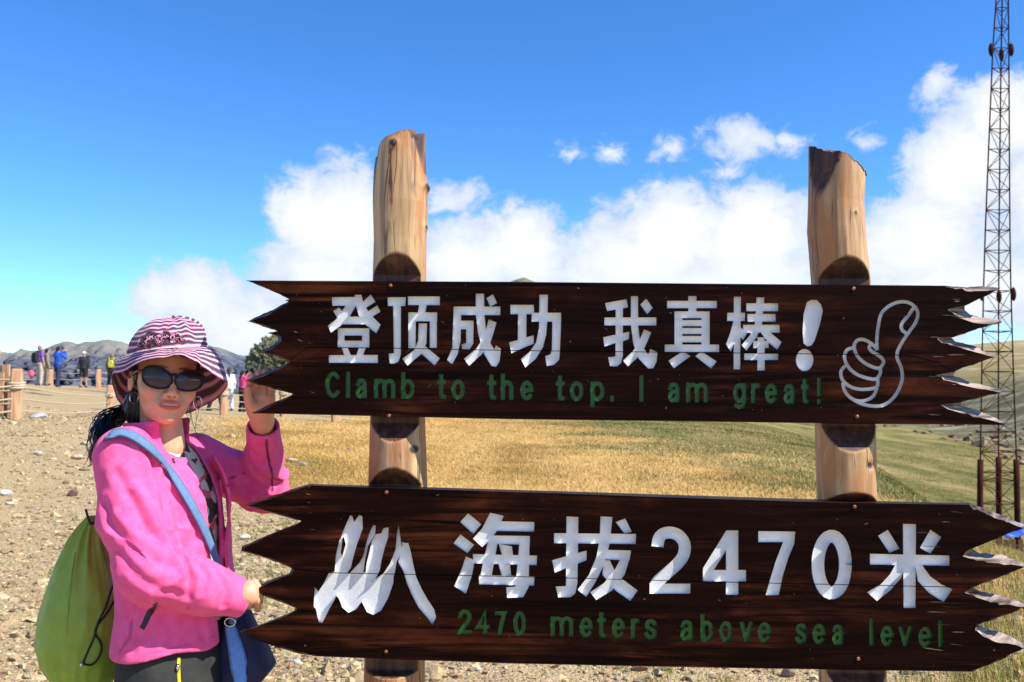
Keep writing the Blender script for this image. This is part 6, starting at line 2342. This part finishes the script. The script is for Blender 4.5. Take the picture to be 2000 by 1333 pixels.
# upright planks by the thick post at the left edge
pk = root('plank_barrier', tuple(P(12, 808, 18.3)), 'short barrier of upright weathered planks left of the thick rope post', 'barrier')
for q, (u, top, w_) in enumerate(((-20, 730, 0.10), (-9, 735, 0.09), (1, 728, 0.10), (10, 712, 0.13), (20, 735, 0.08))):
    b_ = P(u, 808, 18.3 + 0.1 * (q % 2))
    t_ = P(u, top, 18.3)
    mb = MB()
    mb.box(((b_[0]), b_[1], (b_[2] + t_[2]) / 2 - 0.08), (w_, 0.06, t_[2] - b_[2] + 0.16))
    mb.build('plank', MATS['fence_wood'], pk)
for v in (743, 765, 790):
    a, b = P(-26, v, 18.2), P(26, v - 1, 18.2)
    mb = MB()
    mb.tube([a, b], 0.02, 6)
    mb.build('rope', MATS['rope'], pk)


# ================================================================== visitors in the distance
SKIN = (0.50, 0.29, 0.20)


def visitor(u, vfoot, d, height, yaw, label, top, legs, hair=(0.01, 0.008, 0.007), pose='stand', shorts=False, sleeves='long', hat=None, pack=None, extra=None, arms=None, stride=0.0, long_hair=False):
    """standing figure; yaw 0 faces the camera, positive turns to picture right"""
    k = height / 1.70
    foot = P(u, vfoot, d)
    z0 = foot[2]
    zg = land1(foot[0], d)
    z0 = max(z0, zg)
    base = np.array([foot[0], d, z0])
    fw = np.array([math.sin(yaw), -math.cos(yaw), 0])
    rt = np.array([math.cos(yaw), math.sin(yaw), 0])
    up = np.array([0, 0, 1.0])

    def L(x, f_, z):
        return base + (rt * x + fw * f_ + up * z) * k
    r_ = root('person', tuple(base), label, 'person', 'visitors at the rope fences')
    arms = arms or {-1: ((-0.22, 0.0, 1.14), (-0.23, 0.06, 0.90)), 1: ((0.22, 0.0, 1.14), (0.23, 0.06, 0.90))}
    sh = {s: L(0.165 * s, 0, 1.39) for s in (-1, 1)}
    elb = {s: L(*arms[s][0]) for s in (-1, 1)}
    wri = {s: L(*arms[s][1]) for s in (-1, 1)}
    hip = {s: L(0.085 * s, 0, 0.88) for s in (-1, 1)}
    kne = {s: L(0.10 * s, 0.03 + stride * s, 0.47) for s in (-1, 1)}
    ank = {s: L(0.11 * s + 0.02 * s, -0.01 + 1.6 * stride * s, 0.07) for s in (-1, 1)}
    hd = L(0, 0.01, 1.585)

    def f_b(p):
        q = sd_ell(p, hd, np.array([0.078, 0.09, 0.115]) * k)
        q = smin(q, sd_cap(p, L(0, 0, 1.40), hd - up * 0.06 * k, 0.055 * k, 0.05 * k), 0.03)
        q = smin(q, sd_cap(p, L(0, 0, 1.30), L(0, 0, 0.95), 0.10 * k, 0.10 * k), 0.05)
        for s in (-1, 1):
            q = smin(q, chain(p, [sh[s], elb[s], wri[s]], [0.045 * k, 0.038 * k, 0.028 * k], 0.02), 0.03)
            hdv = (wri[s] - elb[s]) / np.linalg.norm(wri[s] - elb[s])
            q = smin(q, sd_cap(p, wri[s], wri[s] + hdv * 0.10 * k, 0.03 * k, 0.026 * k), 0.02)
            q = smin(q, chain(p, [hip[s], kne[s], ank[s]], [0.075 * k, 0.052 * k, 0.038 * k], 0.03), 0.03)
            q = smin(q, sd_cap(p, ank[s], ank[s] + fw * 0.03, 0.04 * k, 0.04 * k), 0.02)
        q = smin(q, sd_cap(p, hd + fw * 0.085 * k, hd + fw * 0.10 * k - up * 0.03 * k, 0.012 * k, 0.016 * k), 0.01)
        return q

    def f_t(p):
        q = sd_ell(p, L(0, 0, 1.22), np.array([0.19, 0.19, 0.27]) * k)
        c0 = p - base.astype(F32)
        a, b, z = c0 @ rt.astype(F32) / k, c0 @ fw.astype(F32) / k, c0[:, 2] / k
        wd = np.interp(z, [0.82, 0.95, 1.1, 1.3, 1.4, 1.46], [0.19, 0.175, 0.165, 0.19, 0.165, 0.07])
        dp = np.interp(z, [0.82, 0.95, 1.1, 1.3, 1.4, 1.46], [0.135, 0.125, 0.125, 0.13, 0.10, 0.065])
        q = ((np.sqrt((a / wd) ** 2 + (b / dp) ** 2) - 1) * np.minimum(wd, dp) * k).astype(F32)
        q = np.maximum(q, np.maximum((0.84 - z) * k, (z - 1.47) * k)).astype(F32)
        for s in (-1, 1):
            if sleeves == 'long':
                q = smin(q, chain(p, [sh[s], elb[s], wri[s]], [0.07 * k, 0.06 * k, 0.045 * k], 0.03), 0.04)
            else:
                q = smin(q, sd_cap(p, sh[s], sh[s] * 0.35 + elb[s] * 0.65, 0.072 * k, 0.065 * k), 0.03)
        return q - (0.008 * vnoise(p * 9, 3)).astype(F32)

    def f_l(p):
        q = None
        for s in (-1, 1):
            e = chain(p, [hip[s], kne[s], ank[s] - up * 0.02], [0.105 * k, 0.080 * k, 0.068 * k], 0.03)
            q = e if q is None else smin(q, e, 0.02)
        q = smin(q, sd_ell(p, L(0, 0, 0.93), np.array([0.165, 0.155, 0.12]) * k), 0.04)
        if shorts:
            q = np.maximum(q, (base[2] + 0.50 * k) - p[:, 2])
        return q.astype(F32) - (0.007 * vnoise(p * 11, 6)).astype(F32)

    def f_s(p):
        q = None
        for s in (-1, 1):
            e = sd_cap(p, ank[s] - fw * 0.03 * k - up * 0.025 * k, ank[s] + fw * 0.14 * k - up * 0.03 * k, 0.05 * k, 0.04 * k)
            q = e if q is None else np.minimum(q, e)
        return np.maximum(q, base[2] - p[:, 2])

    def f_hr(p):
        q = sd_ell(p, hd - fw * 0.015 * k + up * 0.02 * k, np.array([0.09, 0.10, 0.115]) * k)
        c0 = p - hd.astype(F32)
        b, z = c0 @ fw.astype(F32), c0[:, 2]
        q = np.maximum(q, np.minimum(b - 0.03 * k, 0.055 * k - z)) if True else q
        if long_hair:
            q = smin(q, sd_cap(p, hd - fw * 0.08 * k, hd - fw * 0.11 * k - up * 0.26 * k, 0.055 * k, 0.03 * k), 0.03)
        return q.astype(F32)
    lo_ = base - np.array([0.62, 0.62, 0.02]) * k
    hi_ = base + np.array([0.62, 0.62, 1.78]) * k
    h_ = 0.020
    for nm, fn, mt in (('body', f_b, None), ('top', f_t, top), ('trousers', f_l, legs), ('shoes', f_s, (0.03, 0.03, 0.032)), ('hair', f_hr, hair)):
        V, F = sdf_mesh(fn, lo_, hi_, h_ if nm != 'hair' else 0.014, newton=1)
        if nm == 'body':
            mobj('body', V, F, MATS['skin'], r_, True, {'Col': np.tile(np.array(SKIN), (len(V), 1))})
        else:
            if nm == 'trousers' and shorts:
                nm = 'shorts'
            mobj(nm, V, F, cloth(mt), r_, True)
    if hat:
        def f_hat(p):
            c0 = p - (hd + up * 0.055 * k).astype(F32)
            q = sd_ell(p, hd + up * 0.045 * k, np.array([0.098, 0.105, 0.09]) * k)
            q = np.maximum(q, -c0[:, 2])
            return smin(q, sd_ell(p, hd + fw * 0.10 * k + up * 0.055 * k, np.array([0.075, 0.09, 0.012]) * k), 0.01)
        V, F = sdf_mesh(f_hat, hd - 0.26, hd + 0.26, 0.012, newton=1)
        mobj('cap', V, F, cloth(hat), r_, True)
    if pack:
        pc, sz_ = pack[0], pack[1]

        def f_pk(p):
            c0 = p - L(0, -0.20, 1.17).astype(F32)
            a, b, z = np.abs(c0 @ rt.astype(F32)), np.abs(c0 @ fw.astype(F32)), np.abs(c0[:, 2])
            q = np.maximum(np.maximum(a - 0.15 * sz_ * k, b - 0.085 * sz_ * k), z - 0.22 * sz_ * k)
            e = np.sqrt((a / (0.19 * sz_ * k)) ** 2 + (b / (0.12 * sz_ * k)) ** 2 + (z / (0.27 * sz_ * k)) ** 2) - 1
            return np.maximum(q, e * 0.12).astype(F32)
        V, F = sdf_mesh(f_pk, L(0, -0.2, 1.17) - 0.4, L(0, -0.2, 1.17) + 0.4, 0.016, newton=1)
        mobj('rucksack', V, F, cloth(pc), r_, True)
        mb = MB()
        for s in (-1, 1):
            mb.tube(catmull([L(0.10 * s, -0.14, 1.36), L(0.11 * s, -0.02, 1.475), L(0.12 * s, 0.125, 1.36), L(0.13 * s, 0.12, 1.18), L(0.15 * s, -0.10, 1.0)], 5), 0.022 * k, 6)
        mb.build('straps', cloth(pc), r_, True)
    return r_, L


RAISE = {-1: ((-0.26, 0.16, 1.22), (-0.10, 0.30, 1.50)), 1: ((0.26, 0.16, 1.22), (0.10, 0.30, 1.50))}
_, L_ = visitor(76, 753, 39.0, 1.74, 2.6, 'bald visitor in a purple shirt with a black rucksack near the rim', (0.22, 0.08, 0.42), (0.40, 0.36, 0.30), hair=(0.35, 0.2, 0.14), sleeves='short', pack=((0.010, 0.010, 0.014), 1.05))
o_, L_ = visitor(112, 756, 38.0, 1.70, math.pi - 0.35, 'visitor in a bright blue jacket taking a picture towards the cliffs', (0.010, 0.085, 0.50), (0.018, 0.026, 0.055), arms=RAISE, stride=0.09)
visitor(90, 753, 41.0, 1.66, 2.2, 'visitor in khaki half hidden behind the blue jacket', (0.22, 0.18, 0.11), (0.20, 0.16, 0.10))
visitor(163, 757, 43.5, 1.72, 0.15, 'visitor in a black top, white cap and black shorts facing the camera', (0.016, 0.018, 0.024), (0.010, 0.010, 0.012), shorts=True, hat=(0.75, 0.75, 0.74))
visitor(217, 757, 43.0, 1.62, math.pi + 0.2, 'visitor in olive with a yellow and green rucksack beside the hat brim', (0.10, 0.10, 0.05), (0.016, 0.018, 0.024), hair=(0.22, 0.13, 0.06), pack=((0.45, 0.42, 0.05), 0.85))
visitor(236, 762, 45.0, 1.68, math.pi, 'dark haired visitor just peeping out left of the hat crown', (0.10, 0.03, 0.03), (0.02, 0.02, 0.03))
visitor(250, 757, 42.5, 1.78, math.pi - 0.3, 'tall black haired visitor mostly hidden by the striped hat', (0.05, 0.05, 0.06), (0.02, 0.02, 0.025))
visitor(-4, 757, 42.0, 1.74, 1.6, 'visitor in grey cut off by the left edge of the picture', (0.16, 0.15, 0.17), (0.06, 0.05, 0.05))
visitor(446, 804, 35.5, 1.68, math.pi + 0.5, 'long haired visitor all in white behind the striped hat', (0.62, 0.64, 0.68), (0.62, 0.66, 0.72), long_hair=True, hair=(0.05, 0.025, 0.012))
visitor(420, 803, 34.5, 1.66, 1.4, 'visitor in black walking behind the hat brim on the right', (0.02, 0.02, 0.022), (0.012, 0.012, 0.014), stride=0.14)
visitor(473, 804, 35.0, 1.60, math.pi - 0.6, 'visitor with a ponytail in a hot pink top and black trousers', (0.72, 0.05, 0.22), (0.010, 0.010, 0.012), long_hair=True, arms=RAISE)
# the pink bag swinging from the hand of the visitor in purple
pb = root('hand_bag', tuple(P(61, 738, 38.9)), 'small pink bag in the hand of the visitor in purple', 'bag')
c_ = P(61, 731, 38.9)
V, F = sdf_mesh(lambda p: sd_ell(p, c_, (0.13, 0.09, 0.15)) - (0.012 * vnoise(p * 12, 2)).astype(F32), c_ - 0.25, c_ + 0.25, 0.02, newton=1)
mobj('pouch', V, F, cloth((0.75, 0.10, 0.22)), pb, True)
mb = MB()
mb.tube(catmull([c_ + [-0.07, 0, 0.13], c_ + [0, 0, 0.27], c_ + [0.07, 0, 0.13]], 5), 0.014, 6)
mb.build('handle', cloth((0.6, 0.08, 0.18)), pb, True)

# ================================================================== lattice mast
DT = 30.0
mast = root('lattice_mast', tuple(P(1951, 1095, DT)), 'tall rusty lattice mast with antennas behind the right end of the sign', 'mast')
LV = [-420, -300, -150, 0, 100, 300, 450, 550, 700, 890, 1000, 1120]
LL = [1961, 1956, 1950, 1945.5, 1939, 1930.5, 1924.5, 1921.5, 1918, 1915, 1914, 1913]
LR = [1965, 1967, 1968, 1969.5, 1970.5, 1971.5, 1972.5, 1974, 1978.5, 1985, 1987, 1989]
LC = [1963, 1962, 1959, 1957, 1955, 1952.5, 1951, 1950.5, 1950, 1950.5, 1951, 1951.5]


def leg_pt(which, v):
    arr = {'l': LL, 'r': LR, 'c': LC}[which]
    u = float(np.interp(v, LV, arr))
    w_ = float(np.interp(v, LV, LR)) - float(np.interp(v, LV, LL))
    d = DT + (w_ / FPX * DT * 0.87 if which == 'c' else 0.0)
    p = P(u, v, DT)
    return np.array([p[0] * d / DT if False else p[0] + (d - DT) * p[0] / DT, d, p[2]])


for w_ in 'lrc':
    mb = MB()
    vv = [v for v in LV if v <= 890] + [900]
    mb.tube([leg_pt(w_, v) for v in vv], 0.026, 6)
    mb.build('leg', MATS['rust'], mast, True)
    foot = leg_pt(w_, 1092)
    foot[2] = min(foot[2], land1(foot[0], foot[1])) - 0.3
    mb = MB()
    mb.tube([leg_pt(w_, 898), leg_pt(w_, 960), leg_pt(w_, 1030), foot], 0.10, 8)
    mb.build('footing_leg', MATS['rust'], mast, True)
levels = list(np.arange(-380, 930, 39.5)) + [940, 985, 1030]
for q, (v0, v1) in enumerate(zip(levels[:-1], levels[1:])):
    for (a, b) in (('l', 'r'), ('l', 'c'), ('c', 'r')):
        mb = MB()
        mb.tube([leg_pt(a, v0), leg_pt(b, v0)], 0.016, 5)
        mb.build('cross_bar', MATS['rust'], mast)
        s, e = (a, b) if (q + (a == 'c')) % 2 == 0 else (b, a)
        mb = MB()
        mb.tube([leg_pt(s, v0), leg_pt(e, v1)], 0.012, 5)
        mb.build('diagonal_brace', MATS['rust'], mast)
for v in (98, 575):
    for w_ in 'lrc':
        c_ = leg_pt(w_, v)
        s = {'l': -1, 'r': 1, 'c': 0}[w_]
        c2 = c_ + np.array([s * 0.07, -0.02, 0.0])
        mb = MB()
        mb.tube([c2 + [0, 0, z] for z in (-0.24, -0.17, -0.05, 0.05, 0.17, 0.24)], [0.012, 0.06, 0.085, 0.085, 0.06, 0.012], 10)
        mb.build('antenna', MATS['rust'], mast, True)

# picket fence and blue tarpaulin at the foot of the mast
pf = root('picket_fence', tuple(P(1950, 1085, 28.6)), 'low wooden picket fence at the foot of the mast', 'fence')
for q, u in enumerate((1912, 1925, 1938, 1952, 1966, 1980, 1994, 2008, 2022)):
    b_ = P(u, 1084 + (q % 3), 28.6)
    mb = MB()
    mb.box((b_[0], b_[1], b_[2] + 0.12), (0.13, 0.05, 0.72 + 0.08 * (q % 2)))
    mb.build('picket', MATS['fence_wood'], pf)
for v in (1066, 1078):
    a, b = P(1908, v, 28.66), P(2028, v, 28.66)
    mb = MB()
    mb.box((a + b) / 2, (b[0] - a[0], 0.05, 0.06))
    mb.build('rail', MATS['fence_wood'], pf)
tp = root('tarpaulin', tuple(P(2010, 1052, 28.2)), 'bright blue tarpaulin behind the tip of the lower board', 'tarpaulin')
V, F = [], []
for i_ in range(9):
    for j_ in range(5):
        p = P(1966 + i_ * 11, 1052 - 2.2 * i_ + 6 * math.sin(i_ * 1.3) * 0.3, 28.2)
        V.append(p + np.array([0, 0.35 * j_, 0.14 * math.sin(math.pi * j_ / 4) + 0.05 * math.sin(i_ * 2 + j_)]))
for i_ in range(8):
    for j_ in range(4):
        F.append((i_ * 5 + j_, i_ * 5 + j_ + 1, i_ * 5 + j_ + 6, i_ * 5 + j_ + 5))
sh_ = mobj('sheet', V, F, MATS['tarp'], tp, True)
sm = sh_.modifiers.new('thick', 'SOLIDIFY')
sm.thickness = 0.02
for u in (1972, 2050):
    a = P(u, 1050, 28.3)
    g = land1(a[0], 28.3)
    mb = MB()
    mb.tube([np.array([a[0], 28.3, g - 0.1]), a], 0.03, 6)
    mb.build('prop', MATS['fence_wood'], tp)
SC.cycles.use_denoising = True
SC.cycles.max_bounces = 6
SC.render.resolution_x = 1024
SC.render.resolution_y = 682
